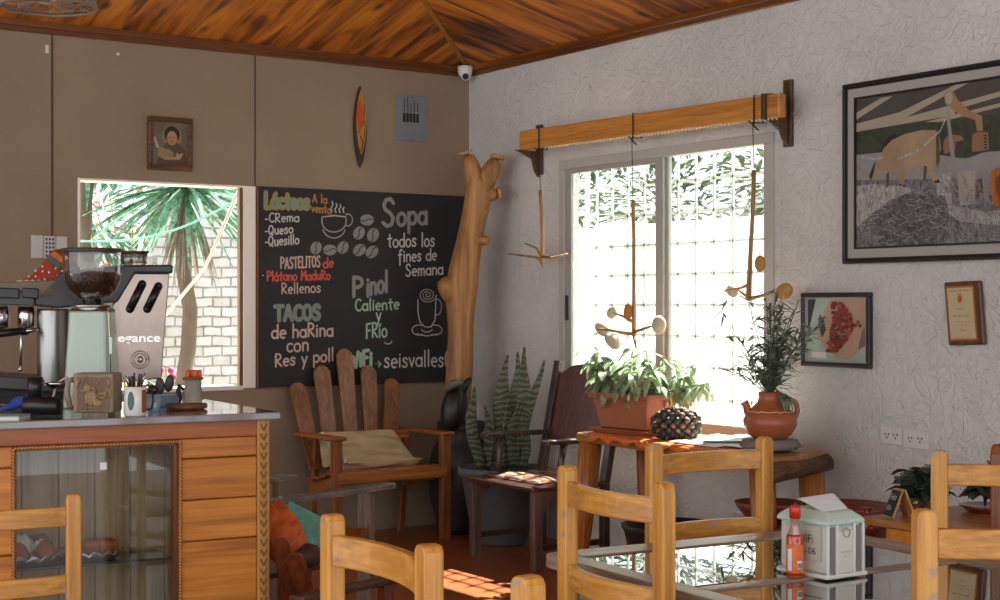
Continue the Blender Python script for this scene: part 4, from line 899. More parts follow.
SG=leafmat('sage_leaf','6C8458','B8C8AC',.5,.45); random.seed(21); m=MB(); st=MB()
for i in range(44):
    x=random.uniform(-.19,.19); y=random.uniform(-.09,.09)
    hx=x*1.35+random.uniform(-.07,.09); hy=y*1.6+random.uniform(-.10,.08); hz=.21+random.uniform(.03,.27)
    if i%4==0: hx+=random.uniform(.12,.3); hz=min(hz,.38)
    st.tube([(x,y,.20),((x+hx)/2,(y+hy)/2,.2+(hz-.2)*.7),(hx,hy,hz)],[.005,.004,.003],5)
    for k in range(8):
        a=random.uniform(0,6.28); t_=random.uniform(.5,1.0); q=Vector((x+(hx-x)*t_,y+(hy-y)*t_,.2+(hz-.2)*t_))
        m.leaf(q,(math.cos(a),math.sin(a),random.uniform(-.3,.5)),random.uniform(.09,.15),random.uniform(.036,.052),random.uniform(1.2,2.6),seg=6)
m.build('foliage',SG,s); st.build('stems',leafmat('sage_stem','7A8A60','A8B090',.6,.1),s)
# scaly seed cone
c=at_z(680,428,TZ+.01); c=Vector((-.49,-2.66,TZ+.01)); 
s=thing('seed_cone','big dark scaly seed cone with orange tips lying beside the planter','cone',tuple(c)); m=MB(); m2=MB(); rc=Vector((c.x,c.y,c.z+.072))
Yax=Matrix.Rotation(R_(-124),4,'Z')
m.ball(rc,(.065,.115,.065),16,M=Yax)
for i in range(11):
    tt=-1+2*(i+.5)/11; rr=math.sqrt(max(0,1-tt*tt)); nk=max(3,int(10*rr))
    for k in range(nk):
        a=2*math.pi*(k+.5*(i%2))/nk; q=rc+Yax@Vector((.068*rr*math.cos(a),.118*tt,.068*rr*math.sin(a))); m2.ball(q,(.022,.017,.022),8,mi=0); nq=(q-rc).normalized(); m2.ball(q+nq*.010,(.0145,.0125,.0145),7,mi=1) if random.random()<.6 else None
m.build('core',plain('cone_core','2A2420',.7),s,world=True); m2.build('scales',[plain('cone_scale','3C3632',.55,0,.4,nscale=40),plain('cone_tip','8A5A38',.55,0,.3,nscale=30)],s,world=True)
m=MB(); e=rc+Yax@Vector((0,-.115,.01)); m.tube([e,e+Vector((-.005,-.035,.012))],[.016,.009],8); m.build('stalk',plain('cone_core2','3A302A',.7),s,world=True)
# papers
m=MB(); a=[(-.64,-2.78),(-.16,-2.60),(-.19,-3.02),(-.64,-3.12)]; m.prism([(x,y,TZ+.012) for x,y in a],(0,0,.004)); m.prism([(x+.05,y-.12,TZ+.017) for x,y in a],(0,0,.003))
tag(rebase(m.build('paper_sheets',PAPER),(-.46,-2.9,TZ+.012)),'white paper sheets lying on the runner between the planter and the jug','paper')
m=MB(); m.bar((-.60,-2.98,TZ+.026),(-.40,-3.12,TZ+.026),.03,.008); tag(rebase(m.build('flat_knife',plain('dull_green_bar','4A5048',.4)),(-.5,-3.05,TZ+.022)),'thin dark flat bar lying on the white papers','bar')
# stone ring and jug
jc=Vector((-.47,-3.30,TZ+.008))
m=MB(); m.lathe([(.08,0),(.125,.003),(.142,.022),(.128,.045),(.09,.05),(.0,.046)],jc,36); vs=[]
for i,v in enumerate(m.v):
    a=math.atan2(v.y-jc.y,v.x-jc.x); k=1+.025*math.sin(a*22); m.v[i]=Vector((jc.x+(v.x-jc.x)*k,jc.y+(v.y-jc.y)*k,v.z))
tag(rebase(m.build('plaited_trivet',plain('grey_plait','7E7C78',.8,0,.2,60,.5)),jc),'round grey plaited trivet under the clay jug','trivet')
jz=jc+Vector((0,0,.05))
s=thing('clay_jug','round terracotta jug with spout and handle holding a feathery green plant','jug',tuple(jz))
m=MB(); m.lathe([(.0,0),(.075,.0),(.10,.02),(.123,.06),(.125,.085),(.11,.12),(.085,.145),(.062,.165),(.052,.19),(.055,.215),(.048,.218),(.042,.19),(0,.16)],jz,36); m.build('body',CLAY,s,world=True)
SR=Vector((RT[0],RT[1],0))
m=MB(); m.tube([jz+SR*-.085+Vector((0,0,.10)),jz+SR*-.105+Vector((0,0,.13)),jz+SR*-.112+Vector((0,0,.155)),jz+SR*-.122+Vector((0,0,.17))],[.026,.02,.017,.021],12); m.build('spout',CLAY,s,world=True)
m=MB(); m.tube([jz+SR*.06+Vector((0,0,.165))]+[jz+SR*(.085+.042*math.sin(R_(a)))+Vector((0,0,.135+.05*math.cos(R_(a)))) for a in (-20,10,40,70,100,130)]+[jz+SR*.112+Vector((0,0,.09))],.0125,10); m.build('handle',CLAY,s,world=True)
m=MB(); m.tube([jz+Vector((.106*math.cos(a*.2),.106*math.sin(a*.2),.128+.003*math.sin(a*2.5))) for a in range(32)],.0025,5); m.build('cream_line',plain('cream_glaze','D8C8A0',.6),s,world=True)
NL=leafmat('needle_leaf','465646','8A9A84',.5,.2); m=MB(); st=MB(); random.seed(5)
for i in range(30):
    a=random.uniform(0,6.28); r=random.uniform(.05,.27); h=random.uniform(.06,.50)
    base_=jz+Vector((0,0,.19)); e=base_+Vector((math.cos(a)*r,math.sin(a)*r*1.1,h)); mid=(base_+e)*.5+Vector((0,0,.035)); 
    st.tube([base_,mid,e],[.003,.0025,.0015],5)
    for k in range(20):
        t_=random.uniform(.25,1); q=base_*(1-t_)**2+mid*2*t_*(1-t_)+e*t_*t_; b2=random.uniform(0,6.28)
        m.leaf(q,(math.cos(b2),math.sin(b2),random.uniform(-.2,1.)),random.uniform(.07,.12),.014,.25,seg=2)
m.build('foliage',NL,s,world=True); st.build('stems',NL,s,world=True)
m=MB()
for k in range(4): m.leaf(jz+SR*(.0+.01*k)+Vector((0,-.04,.215)),(SR.x*.2+.02*k-.25,SR.y*.3-.3,.1),.12,.018,2.6,seg=5)
m.build('hanging_leaves',NL,s,world=True)
# black tub on the floor under the table
s=thing('black_tub','wide black tub standing on the floor under the slab table','tub',(-.66,-2.74,0))
m=MB(); m.lathe([(.15,0),(.17,.01),(.235,.33),(.25,.345),(.25,.36),(.235,.36),(.22,.33),(.155,.03),(0,.03)],(-.62,-2.78,0),32); m.build('body',plain('tub_black','1C1D20',.35),s,world=True)

# ================================================================ PLANT TABLE BY THE WALL AND POTTERY
s=thing('side_table','low orange wooden table holding plants against the right wall','table',(-.55,-4.75,0)); z=.60
m=MB(); m.box((-.965,-5.7,z-.03),(-.33,-4.30,z)); m.build('tabletop',W_SLAB,s,world=True,bevel=.006)
m=MB(); m.box((-.97,-5.65,z-.14),(-.94,-4.44,z-.03)); m.box((-.95,-4.47,z-.14),(-.36,-4.44,z-.03)); m.build('apron',W_ORX,s,world=True,bevel=.003)
for x,y in ((-.93,-4.49),(-.40,-4.49),(-.93,-5.6),(-.40,-5.6)):
    m=MB(); m.box((x-.035,y-.035,0),(x+.035,y+.035,z-.03)); m.build('leg',W_ORZ,s,world=True,bevel=.004)
m=MB(); m.box((-.93,-5.6,.28),(-.40,-4.5,.30)); m.build('lower_shelf',W_SLAB,s,world=True)
# tent chalk sign
c=at_z(893,516,z+.001); c=Vector((-.87,-4.42,z))
s=thing('tent_card','small A shaped chalkboard sign with white writing on the side table','sign',tuple(c),R_(-20)); TS=.68; s.scale=(TS,TS,TS)
for k,sg in enumerate((-1,1)):
    m=MB(); m.bar((sg*.07,0,.005),(sg*.006,0,.165),.11,.012,(1,0,0)); m.build('frame',wood('tent_pine','D8A868','B8884C','7A5628','Z'),s,bevel=.002)
m=MB(); m.bar((-.0765,0,.014),(-.0165,0,.158),.096,.004,(1,0,0)); m.build('slate',plain('slate','1E2022',.6),s)
U=Vector((0,-1,0)); Vv=(Vector((-.0165,0,.158))-Vector((-.0765,0,.014))).normalized(); m=MB()
for tx,t_ in (('Feliz',.62),('día',.22)):
    P0=Vector((-.0765,0,.014))+Vv*(.156*t_)+Vector((-.0035,.036,.0015)); v,f=text_mesh(tx,None,P0,U,Vv,.07 if t_>.5 else .05,.035,.0003); m.add(v,f)
m.build('lettering',CH['w'],s)
def potplant(name,label,c,r,h,n,spread,hh,mat,lf,L=.08,w=.04,dish=False):
    s=thing(name,label,'plant',tuple(c)); m=MB()
    if dish: m.lathe([(.06,0),(r,.02),(r+.012,h),(r,h),(r-.015,.025),(0,.02)],c); 
    else: m.lathe([(r*.7,0),(r*.95,h*.9),(r*1.05,h*.9),(r*1.05,h),(r*.92,h),(r*.85,h*.85),(0,h*.85)],c)
    m.build('pot',mat,s,world=True); m=MB(); st=MB()
    for i in range(n):
        a=random.uniform(0,6.28); rr=random.uniform(.1,1)*spread; e=Vector(c)+Vector((math.cos(a)*rr,math.sin(a)*rr,h+random.uniform(.3,1)*hh)); b0=Vector(c)+Vector((0,0,h*.8)); st.tube([b0,(b0+e)/2+Vector((0,0,.03)),e],[.004,.003,.002],5)
        for k in range(5):
            a=random.uniform(0,6.28); m.leaf(b0+(e-b0)*random.uniform(.5,1),(math.cos(a),math.sin(a),.3),L*random.uniform(.7,1.2),w,.8)
    m.build('foliage',lf,s,world=True); st.build('stems',lf,s,world=True); return s
DLF=leafmat('dark_leaf','28382E','55685A',.4,.2)
potplant('potted_plant','dark leafy plant behind the tent shaped sign',(-.77,-4.385,z),.04,.04,12,.08,.14,PLCLAY,DLF,.07,.05)
potplant('potted_plant','larger dark leafy plant behind the pale chair post',(-.645,-4.37,z),.045,.05,13,.09,.15,PLCLAY,DLF,.1,.06)
potplant('potted_plant','plant with round dark leaves in a shallow red clay dish on the side table',(-.46,-4.50,z),.09,.03,9,.09,.16,CLAY_D,DLF,.1,.075,dish=True)
# pottery table + bowls
s=thing('pottery_table','low dark wooden table of clay bowls behind the napkin dispenser','table',(-.45,-3.95,0)); z=.42
m=MB(); m.box((-.68,-4.2,z-.03),(-.02,-3.08,z)); m.build('tabletop',W_DKX,s,world=True,bevel=.005)
for x,y in ((-.64,-4.15),(-.07,-4.15),(-.64,-3.13),(-.07,-3.13)):
    m=MB(); m.box((x-.025,y-.025,0),(x+.025,y+.025,z-.03)); m.build('leg',W_DKZ,s,world=True)
c=Vector((-.27,-3.58,z)); m=MB(); m.lathe([(.10,0),(.15,.015),(.21,.06),(.235,.09),(.225,.095),(.2,.07),(.14,.03),(0,.02)],c,36); tag(rebase(m.build('clay_bowl',CLAY_D),c),'wide dark red glazed clay bowl behind the napkin dispenser','bowl')
c=Vector((-.43,-3.86,z)); s=thing('clay_bottle','small round clay bottle with a narrow neck in front of the big bowl','bottle',tuple(c)); m=MB(); m.lathe([(.025,0),(.042,.015),(.048,.04),(.042,.07),(.024,.092),(.016,.102),(.016,.12),(.023,.128),(.016,.13),(.01,.12),(0,.09)],c); m.build('body',CLAY_D,s,world=True)
c=Vector((-.45,-3.27,z)); m=MB(); m.lathe([(.07,0),(.11,.02),(.15,.07),(.16,.09),(.15,.09),(.1,.03),(0,.025)],c,30); tag(rebase(m.build('clay_dish',plain('brown_clay','8A4A30',.5,0,.2)),c),'shallow brown clay dish just left of the napkin dispenser','dish')

# ================================================================ DINING CHAIRS
def post_mesh(x,rear=True,h=1.03):
    m=MB(); w,d=.022,.018; prof=[]
    n=8
    # post outline in x/z with rounded top, extruded along y
    pts=[(x-w,0),(x+w,0),(x+w,h-.028)]+[(x+w*.98,h-.012),(x+w*.72,h-.003),(x+w*.4,h),(x-w*.4,h),(x-w*.72,h-.003),(x-w*.98,h-.012)]+[(x-w,h-.028)]
    m.prism([(a,-d,b) for a,b in pts][::-1],(0,2*d,0)); return m
def curved_rail(z0,z1,hw,bow,th=.022):
    m=MB(); n=10; vs=[]; 
    for i in range(n+1):
        t_=-1+2*i/n; y=bow*(1-t_*t_); x=hw*t_
        vs+=[(x,y-th/2,z0),(x,y+th/2,z0),(x,y+th/2,z1),(x,y-th/2,z1)]
    fs=[(0,1,2,3),(n*4+3,n*4+2,n*4+1,n*4)]
    for i in range(n):
        for k in range(4): a=i*4+k; b=i*4+(k+1)%4; fs.append((a,a+4,b+4,b))
    m.add(vs,fs); return m
def dining_chair(label):
    s=thing('dining_chair',label,'chair',(0,0,0),0,'varnished pine dining chairs')
    hw=.205
    for x in (-hw,hw): post_mesh(x).build('back_post',W_CH,s,bevel=.005)
    curved_rail(.935,.993,hw-.02,.035).build('top_rail',W_CHX,s,bevel=.004)
    curved_rail(.735,.790,hw-.02,.035).build('lower_rail',W_CHX,s,bevel=.004)
    m=MB(); m.box((-.225,-.44,.43),(.225,.01,.46)); m.build('seat',W_CHX,s,bevel=.012)
    for x in (-.19,.19):
        m=MB(); m.box((x-.022,-.41,0),(x+.022,-.366,.43)); m.build('front_leg',W_CH,s,bevel=.004)
    m=MB(); m.box((-.19,-.40,.37),(.19,-.375,.425)); m.box((-.2,-.38,.20),(-.18,.0,.23)); m.box((.18,-.38,.20),(.2,.0,.23)); m.box((-.19,-.2,.205),(.19,-.18,.225)); m.build('stretchers',W_CHX,s)
    return s
def place(p1,p2,label,first=None,face=1):
    """p1,p2: the tops of the left and right back post as the sitter's back is seen; face=+1 when the seat lies on the side away from the camera"""
    p1=Vector(p1); p2=Vector(p2); mid=(p1+p2)/2; d=(p2-p1)
    a=math.atan2(d.y,d.x)   # local x axis along p1->p2 ; local -y is the facing side
    if face>0: a+=math.pi
    if first is None: return dup(CH0,(mid.x,mid.y,0),a,label)
    first.location=(mid.x,mid.y,0); first.rotation_euler=(0,0,a); return first
SRV=Vector((RT[0],RT[1],0)); FRV=Vector((FW[0],FW[1],0))
CH0=dining_chair('pine dining chair with a worn curved top rail, left of the glass table')
place((-3.222,-5.40),(-3.262,-5.845),None,first=CH0,face=1)
place((-2.655,-5.07),(-2.245,-5.095),'pine dining chair at the far side of the glass table, below the planter',face=-1)
place((-4.11,-5.86),(-4.148,-6.285),'pine dining chair in the foreground left of centre, in front of the sunlit floor',face=-1)
place((-4.18,-6.60),(-4.16,-7.02),'pine dining chair of which only one rounded post shows at the bottom edge',face=-1)
e2=at_d(77,300,4.02); e1=e2-(SRV*.94+FRV*.34)*.385
ec=place(e1,e2,'pine dining chair in front of the pastry case at the bottom left',face=1); ec.scale=(.895,.895,.895)
place((-3.128,-6.45),(-2.775,-6.64),'pine dining chair closest to the camera at the lower right',face=1)
place((-2.15,-5.67),(-1.93,-6.02),'pine dining chair with a pale lit post at the right, behind the nearest one',face=-1)
# dark tall chair at the right edge
s=thing('brown_chair','dark brown wooden chair with a tall rounded post at the right edge','chair',(-1.70,-5.62,0),R_(10))
for x in (-.16,.22):
    m=MB(); m.add([],[]); pts=[(x-.032,0),(x+.032,0),(x+.032,1.0),(x+.02,1.03),(x-.02,1.03),(x-.032,1.0)]; m.prism([(a,-.02,b) for a,b in pts][::-1],(0,.04,0)); m.build('back_post',W_DKZ,s,bevel=.008)
m=MB(); m.box((-.16,-.012,.86),(.22,.012,.92)); m.box((-.16,-.012,.70),(.22,.012,.75)); m.build('back_rails',W_DKX,s,bevel=.004)
m=MB(); m.box((-.19,.0,.43),(.25,.42,.46)); m.build('seat',W_DKX,s,bevel=.01)
for x in (-.15,.21):
    m=MB(); m.box((x-.02,.36,0),(x+.02,.40,.43)); m.build('front_leg',W_DKZ,s)
# ================================================================ GLASS TABLE
TT=.77; RZ=R_(-4.5); o_=at_z(541,553,.77); o_.z=0
s=thing('glass_dining_table','weathered wooden dining table with glass panes and a cross bar','table',tuple(o_),RZ)
Wt,Lt=.965,1.55; fwd=.1
def corner_rail(sgn):
    m=MB(); x0,x1=(0,.065) if sgn<0 else (Wt,Wt-fwd); r=.035; cx_=x0+(r if sgn<0 else -r)
    pts=[(x1,-fwd*1.0),(x1,-Lt),(x0,-Lt),(x0,-r)]+[(cx_+(-1 if sgn<0 else 1)*r*math.cos(R_(q)),-r+r*math.sin(R_(q))) for q in (30,60,90)]+[(x1,0)]
    if sgn>0: pts=pts[::-1]
    m.prism([(a,b,TT-.035) for a,b in pts][::-1],(0,0,.035)); return m
corner_rail(-1).build('side_rail',W_GRY,s,bevel=.004); corner_rail(1).build('side_rail',W_GRY,s,bevel=.004)
for y_ in (-fwd,-Lt):
    m=MB(); m.box((.0655,y_,TT-.035),(Wt-fwd-.0005,y_+fwd,TT)); m.build('end_rail',W_GRX2,s,bevel=.003)
m=MB(); m.box((.065,-.635,TT-.035),(Wt-fwd,-.59,TT)); m.build('cross_bar',W_GRX2,s,bevel=.003)
m=MB(); m.box((.066,-.589,TT-.012),(Wt-fwd-.001,-fwd-.001,TT-.004)); m.build('glass_pane',GLASS_T,s)
m=MB(); m.box((.066,-Lt+fwd+.001,TT-.012),(Wt-fwd-.001,-.636,TT-.004)); m.build('glass_pane',GLASS_T,s)
m=MB(); m.box((.065,-Lt+fwd,TT-.034),(Wt-fwd,-fwd,TT-.026)); m.build('under_board',wood('dark_under_board','4A4038','342C26','201A16','Y'),s)
m=MB(); m.box((.05,-Lt+.05,TT-.12),(.075,-.05,TT-.035)); m.box((Wt-.075,-Lt+.05,TT-.12),(Wt-.05,-.05,TT-.035)); m.box((.05,-.075,TT-.12),(Wt-.05,-.05,TT-.035)); m.build('apron',W_GRY,s)
for x in (.075,Wt-.075):
    for y in (-.075,-Lt+.075):
        m=MB(); m.box((x-.035,y-.035,0),(x+.035,y+.035,TT-.035)); m.build('leg',W_GRY,s,bevel=.004)
m=MB(); m.prism([(-2.13,-5.74,TT-.03),(-2.02,-5.93,TT-.03),(-2.0,-6.5,TT-.03),(-2.255,-6.5,TT-.03),(-2.195,-5.74,TT-.03)][::-1],(0,0,.026)); m.build('side_leaf',wood('orange_leaf','C8682C','A84E18','6E3010','Y',coat=.5),s,world=True,bevel=.003)
# napkin dispenser
c=at_z(840,578,TT); dc=Vector((-2.655,-5.60,TT))
s=thing('napkin_dispenser','white plastic napkin dispenser with a napkin sticking out on the glass table','napkin dispenser',tuple(dc),R_(-35))
# geometry placed from its three visible base corners
a_=at_z(790,569,TT); b_c=at_z(827,580,TT); c_c=at_z(869,574,TT)
ux=(c_c-b_c); uy=(a_-b_c)
ang=math.atan2(ux.y,ux.x); wd=ux.length; dp=uy.length
print('DISP',b_c,ux,uy,wd,dp)
s.location=b_c; s.rotation_euler=(0,0,ang)
wd=.126; dp=.165; hh=.158
PLW=plain('dispenser_plastic','D8E0DC',.35,0,.04)
m=MB(); m.box((-.006,-.006,0),(wd+.008,dp,.01)); m.build('base',PLW,s,bevel=.003)
m=MB(); m.box((0.004,.004,.01),(wd-.004,dp-.004,hh-.03)); m.build('body',plain('dispenser_side','C8CCC4',.4,0,.05),s,bevel=.008)
m=MB(); m.add([(-.004,-.003,hh-.032),(wd+.004,-.003,hh-.032),(wd+.004,dp+.003,hh-.032),(-.004,dp+.003,hh-.032),(-.004,-.003,hh-.02),(wd+.004,-.003,hh-.02),(wd+.004,dp+.003,hh-.02),(-.004,dp+.003,hh-.02),(.02,.02,hh),(wd-.02,.02,hh),(wd-.02,dp-.02,hh),(.02,dp-.02,hh)],[(0,1,5,4),(1,2,6,5),(2,3,7,6),(3,0,4,7),(4,5,9,8),(5,6,10,9),(6,7,11,10),(7,4,8,11),(8,9,10,11),(0,3,2,1)]); m.build('lid',plain('dispenser_lid','B8D0C6',.35,0,.04),s,bevel=.006)
m=MB(); 
for x in (0.0,.03,wd-.037,wd-.006): m.box((x,-.004,.008),(x+.006,.004,hh-.03))
m.build('ribs',PLW,s,bevel=.002)
m=MB(); m.box((.036,-.002,.01),(wd-.037,.006,hh-.045)); m.build('front_panel',plain('dispenser_panel','D4D6D0',.4,0,.03),s,bevel=.004)
m=MB(); 
for x0_,x1_ in ((.006,.03),(wd-.031,wd-.006)): m.box((x0_,.0025,.015),(x1_,.0038,hh-.035))
m.build('smoked_window',plain('smoked_plastic','807C78',.25),s)
m=MB(); k=18; m.tube([(wd/2+.011*math.cos(2*math.pi*i/k),-.004,hh-.05+.011*math.sin(2*math.pi*i/k)) for i in range(k+1)],.0015,6); m.build('ring_button',plain('button_grey','A0A09C',.3),s)
m=MB()
for tx,z_,w_,h_ in (('SERVILLETA',hh-.036,.05,.006),('PREMIUM',.06,.036,.004),('napkins',.048,.022,.004)): v,f=text_mesh(tx,None,(wd/2-w_/2,-.0035,z_),(1,0,0),(0,0,1),w_,h_,.0); m.add(v,f)
m.build('embossed_text',plain('emboss','8C8C8A',.4),s)
m=MB(); m.box((-.0015,.02,.04),(0.0035,dp-.03,hh-.035)); m.build('paper_note',plain('note_paper','BDBDB0',.6),s)
m=MB()
for tx,y_,z_,w_,h_ in (('WiFi',.095,.082,.05,.02),('seis-06',.11,.055,.075,.016)): v,f=text_mesh(tx,None,(-.002,y_,z_),(0,-1,0),(0,0,1),w_,h_,.0); m.add(v,f)
m.build('handwriting',BLACKM,s)
NAP=plain('napkin_paper','DCE8F2',.7,0,.03); m=MB(); v,f=sheet((.012,.02,hh+.002),(.012,dp-.02,hh+.002),(wd-.02,dp-.015,hh+.03),(wd-.02,.025,hh+.03),wr=.001,th=.002,n=8); 
v,f=sheet((.02,.03,hh-.001),(wd-.02,.03,hh-.001),(wd+.0,.10,hh+.030),(.0,.10,hh+.026),wr=.001,th=.003,n=8); m.add(v,f,0,True); m.build('napkin',NAP,s)
# hot sauce bottle
bc=at_z(795,577,TT); s=thing('sauce_bottle','red hot sauce bottle with an orange label and red cap on the glass table','bottle',tuple(bc)); r=.0205
m=MB(); m.lathe([(.018,0),(r,.004),(r,.085),(r*.95,.095),(.012,.12),(.0105,.142),(0,.142)]); m.v=[Vector((v.x,v.y,v.z)) for v in m.v]; m.build('glass_body',plain('bottle_glass','9A8478',.12,0,.05,coat=1),s)
m=MB(); m.lathe([(r+.0006,.012),(r+.0008,.014),(r+.0008,.078),(r+.0006,.08),(r-.001,.08)]); m.build('label',plain('orange_label','E8782C',.4,0,.35,nscale=60),s)
m=MB(); m.lathe([(.0,.0),(.019,.001),(r+.0003,.005),(r+.0003,.098),(r*.9,.104)]); m.build('sauce',plain('hot_sauce','B02C14',.15,0,.1,coat=1),s)
m=MB(); m.lathe([(.0135,.142),(.0135,.168),(.011,.172),(0,.172)]); m.build('cap',RED,s)
m=MB(); Rr=r+.0015
dvc=(CAM-bc); aa=math.atan2(dvc.y,dvc.x)
def lab(m,a0,a1,z0,z1,rr): 
    n=5; vs=[]
    for i in range(n+1):
        a=aa+a0+(a1-a0)*i/n; vs+=[(rr*math.cos(a),rr*math.sin(a),z0),(rr*math.cos(a),rr*math.sin(a),z1)]
    m.add(vs,[(i*2,i*2+2,i*2+3,i*2+1) for i in range(n)],0,True)
lab(m,.25,.85,.022,.042,Rr); lab(m,-.9,-.35,.018,.07,Rr); m.build('label_panel',plain('label_white','D8E0E4',.4),s)
m=MB(); 
for k in range(7): lab(m,.3+k*.075,.34+k*.075,.024,.036,Rr+.0004)
m.build('barcode',BLACKM,s)

# ================================================================ COUNTER WITH PASTRY CASE
CO=Vector((-3.104,-3.57,0)); CR=R_(-5.3)
s=thing('service_counter','orange boarded counter with a glass pastry case in its front and a pale stone top','counter',tuple(CO),CR)
CM=wmat(s); CMI=CM.inverted()
def on_front(px,py,yl=0.0):        # local point on the counter's front plane y=yl
    o=CMI@CAM; d=(CMI.to_3x3()@ray(px,py)); k=(yl-o.y)/d.y; return o+d*k
CT=1.05; DP=.84; LW_=2.5
STN=plain('grey_stone_top','8E8A8C',.12,0,.25,nscale=5,coat=.6)
m=MB(); m.box((-LW_,0,CT-.026),(0,DP,CT)); m.build('stone_top',STN,s,bevel=.004)
yf=.035; xr=-.035
p12=on_front(13,500,yf).x; p180=on_front(180,500,yf).x; zt_=on_front(180,441,yf).z; p256=on_front(257,500,yf).x
zt2=on_front(13,449,yf).z; print('case',p12,p180,zt_,zt2,p256)
ztc=(zt_+zt2)/2; zbc=.30
# carcass
m=MB(); m.box((xr-.02,yf+.02,.08),(xr,DP-.03,CT-.026)); m.build('right_side',W_ORZ,s,bevel=.002)
m=MB(); m.box((-LW_+.03,DP-.05,.08),(xr-.02,DP-.03,CT-.026)); m.build('rear_side',W_PL,s)
m=MB(); m.box((-LW_+.03,yf+.04,0),(xr-.03,DP-.06,.08)); m.build('plinth',W_DKX,s)
# boards right of case, above, left
zt_b=CT-.026; ed=[zt_b,zt_b-.058]
m=MB(); m.box((-LW_+.03,yf,ztc+.008),(p256,yf+.02,zt_b)); m.build('top_board',wood('brown_top_board','B8662A','984E1C','6A3412','X',sc=.5),s,bevel=.002)
zz=[ztc+.006]+[on_front(220,y,yf).z for y in (458,499,540,582)]+[.47,.32,.17,.08]
for a,b2 in zip(zz[:-1],zz[1:]):
    m=MB(); m.box((p180+.001,yf,b2+.0035),(p256-.001,yf+.018,a)); m.build('front_board',W_ORX,s,bevel=.004)
    m=MB(); m.box((-LW_+.03,yf,b2+.0035),(p12-.001,yf+.018,a)); m.build('front_board',W_ORX,s,bevel=.004)
m=MB(); m.box((p12,yf+.002,.08),(p180,yf+.02,zbc)); m.build('lower_front',W_ORX,s)
# carved corner post
m=MB(); m.box((p256,yf-.006,0),(xr+.004,yf+.05,zt_b)); m.build('corner_post',wood('carved_post','CFA05A','B8853C','8A5C24','Z'),s,bevel=.003)
m=MB(); xm=(p256+xr+.004)/2; z=.1
while z<zt_b-.03:
    m.bar((xm-.012,yf-.007,z+.025),(xm,yf-.007,z+.002),.006,.005,(0,1,0)); m.bar((xm+.012,yf-.007,z+.025),(xm,yf-.007,z+.002),.006,.005,(0,1,0)); z+=.034
m.build('leaf_carving',plain('carving_brown','8A5A24',.6),s)
# rope moulding
RM=plain('rope_moulding','C89048',.45,0,.1); RD=plain('rope_groove','8A5220',.6)
m=MB()
def rope(m,a,b,r=.0075):
    a=Vector(a);b=Vector(b);L=(b-a).length;n=int(L/.011); d=(b-a)/L
    side=d.cross(Vector((0,1,0)))
    m.tube([a,b],r*.8,8,mi=1)
    for i in range(n):
        c=a+d*(i+.5)*L/n; e=(d*.9+side*.8).normalized(); m.tube([c-e*r*.95+Vector((0,-.002,0)),c+Vector((0,-r*.55,0)),c+e*r*.95+Vector((0,-.002,0))],[r*.3,r*.55,r*.3],6)
rope(m,(p12,yf-.004,ztc),(p180,yf-.004,ztc)); rope(m,(p12,yf-.004,zbc),(p12,yf-.004,ztc)); rope(m,(p180,yf-.004,zbc),(p180,yf-.004,ztc))
m.build('rope_moulding',[RM,RD],s)
m=MB(); m.box((p12-.0,yf+.012,zbc),(p12+.014,yf+.06,ztc)); m.box((p180-.016,yf+.012,zbc),(p180,yf+.06,ztc)); m.box((p12,yf+.012,ztc-.012),(p180,yf+.06,ztc)); m.build('case_frame',W_DKZ,s)
# case interior
dd=.25
m=MB(); n=7; xs_=[p12-.0+(p180-p12+.0)*i/n for i in range(n+1)]
xw=(p180-p12)
m=MB(); k=0; x=p12-.05
while x<p180+.30:
    w=.125; m.box((x+.003,yf+dd,zbc-.1),(x+w,yf+dd+.015,ztc+.06)); x+=w
m.build('back_planks',W_PL,s,bevel=.003)
m=MB(); m.box((p12-.05,yf+.02,ztc+.06),(p180+.3,yf+dd,ztc+.07)); m.box((p12-.05,yf+.02,zbc-.12),(p180+.3,yf+dd,zbc-.1)); m.build('case_floor_and_roof',W_PL,s)
zs_=on_front(95,563,yf+.05).z
m=MB(); m.box((p12-.02,yf+.05,zs_-.006),(p180-.016,yf+dd-.01,zs_)); m.build('glass_shelf',glassy('shelf_glass','8A9490',.02,1.2,.08),s)
m=MB(); m.box((p12-.02,yf+.046,zs_-.007),(p180-.016,yf+.05,zs_+.001)); m.build('shelf_edge',plain('shelf_edge_green','2E3634',.2),s)
m=MB(); m.box((p12+.014,yf+.03,zbc),(p180-.016,yf+.034,ztc-.012)); m.build('front_glass',GLASS_C,s)
m=MB(); cl=on_front(103,466,yf+.028); m.box((cl.x-.01,yf+.026,cl.z-.012),(cl.x+.012,yf+.03,cl.z+.012)); m.build('price_sticker',PAPER,s)
# plates of pastries
FOIL=plain('foil','D4D6DC',.22,.9,.1,60,1.0); BUN=plain('bread_crust','B0683A',.5,0,.3,nscale=20)
def plate(px,label,buns,z=zs_,w=.098):
    c=CM@Vector((on_front(px,560,yf+.14).x,yf+.14,z+.001)); t=thing('foil_plate',label,'plate',tuple(c)); m=MB(); m.lathe([(.06,0),(.08,.004),(w*.95,.022),(w,.032),(w-.006,.034),(.075,.010),(0,.008)],(0,0,0),44)
    for i,v in enumerate(m.v): 
        a=math.atan2(v.y,v.x); rr=math.hypot(v.x,v.y); v.z+=.006*math.sin(a*13)*(rr/w)**2+.004*math.sin(a*29)*(rr/w)**2
    m.build('foil_dish',FOIL,t); return c
random.seed(11)
pa=plate(32,'foil covered plate of wrapped pastries at the left of the glass shelf',3); pb=plate(92,'foil covered plate with two rolls in the middle of the glass shelf',2,w=.105)
BL=(('brown filled pastry at the left of the wrapped pastries',-.05,-.01,0),('brown pastry in front on the left plate',.035,-.035,0),)
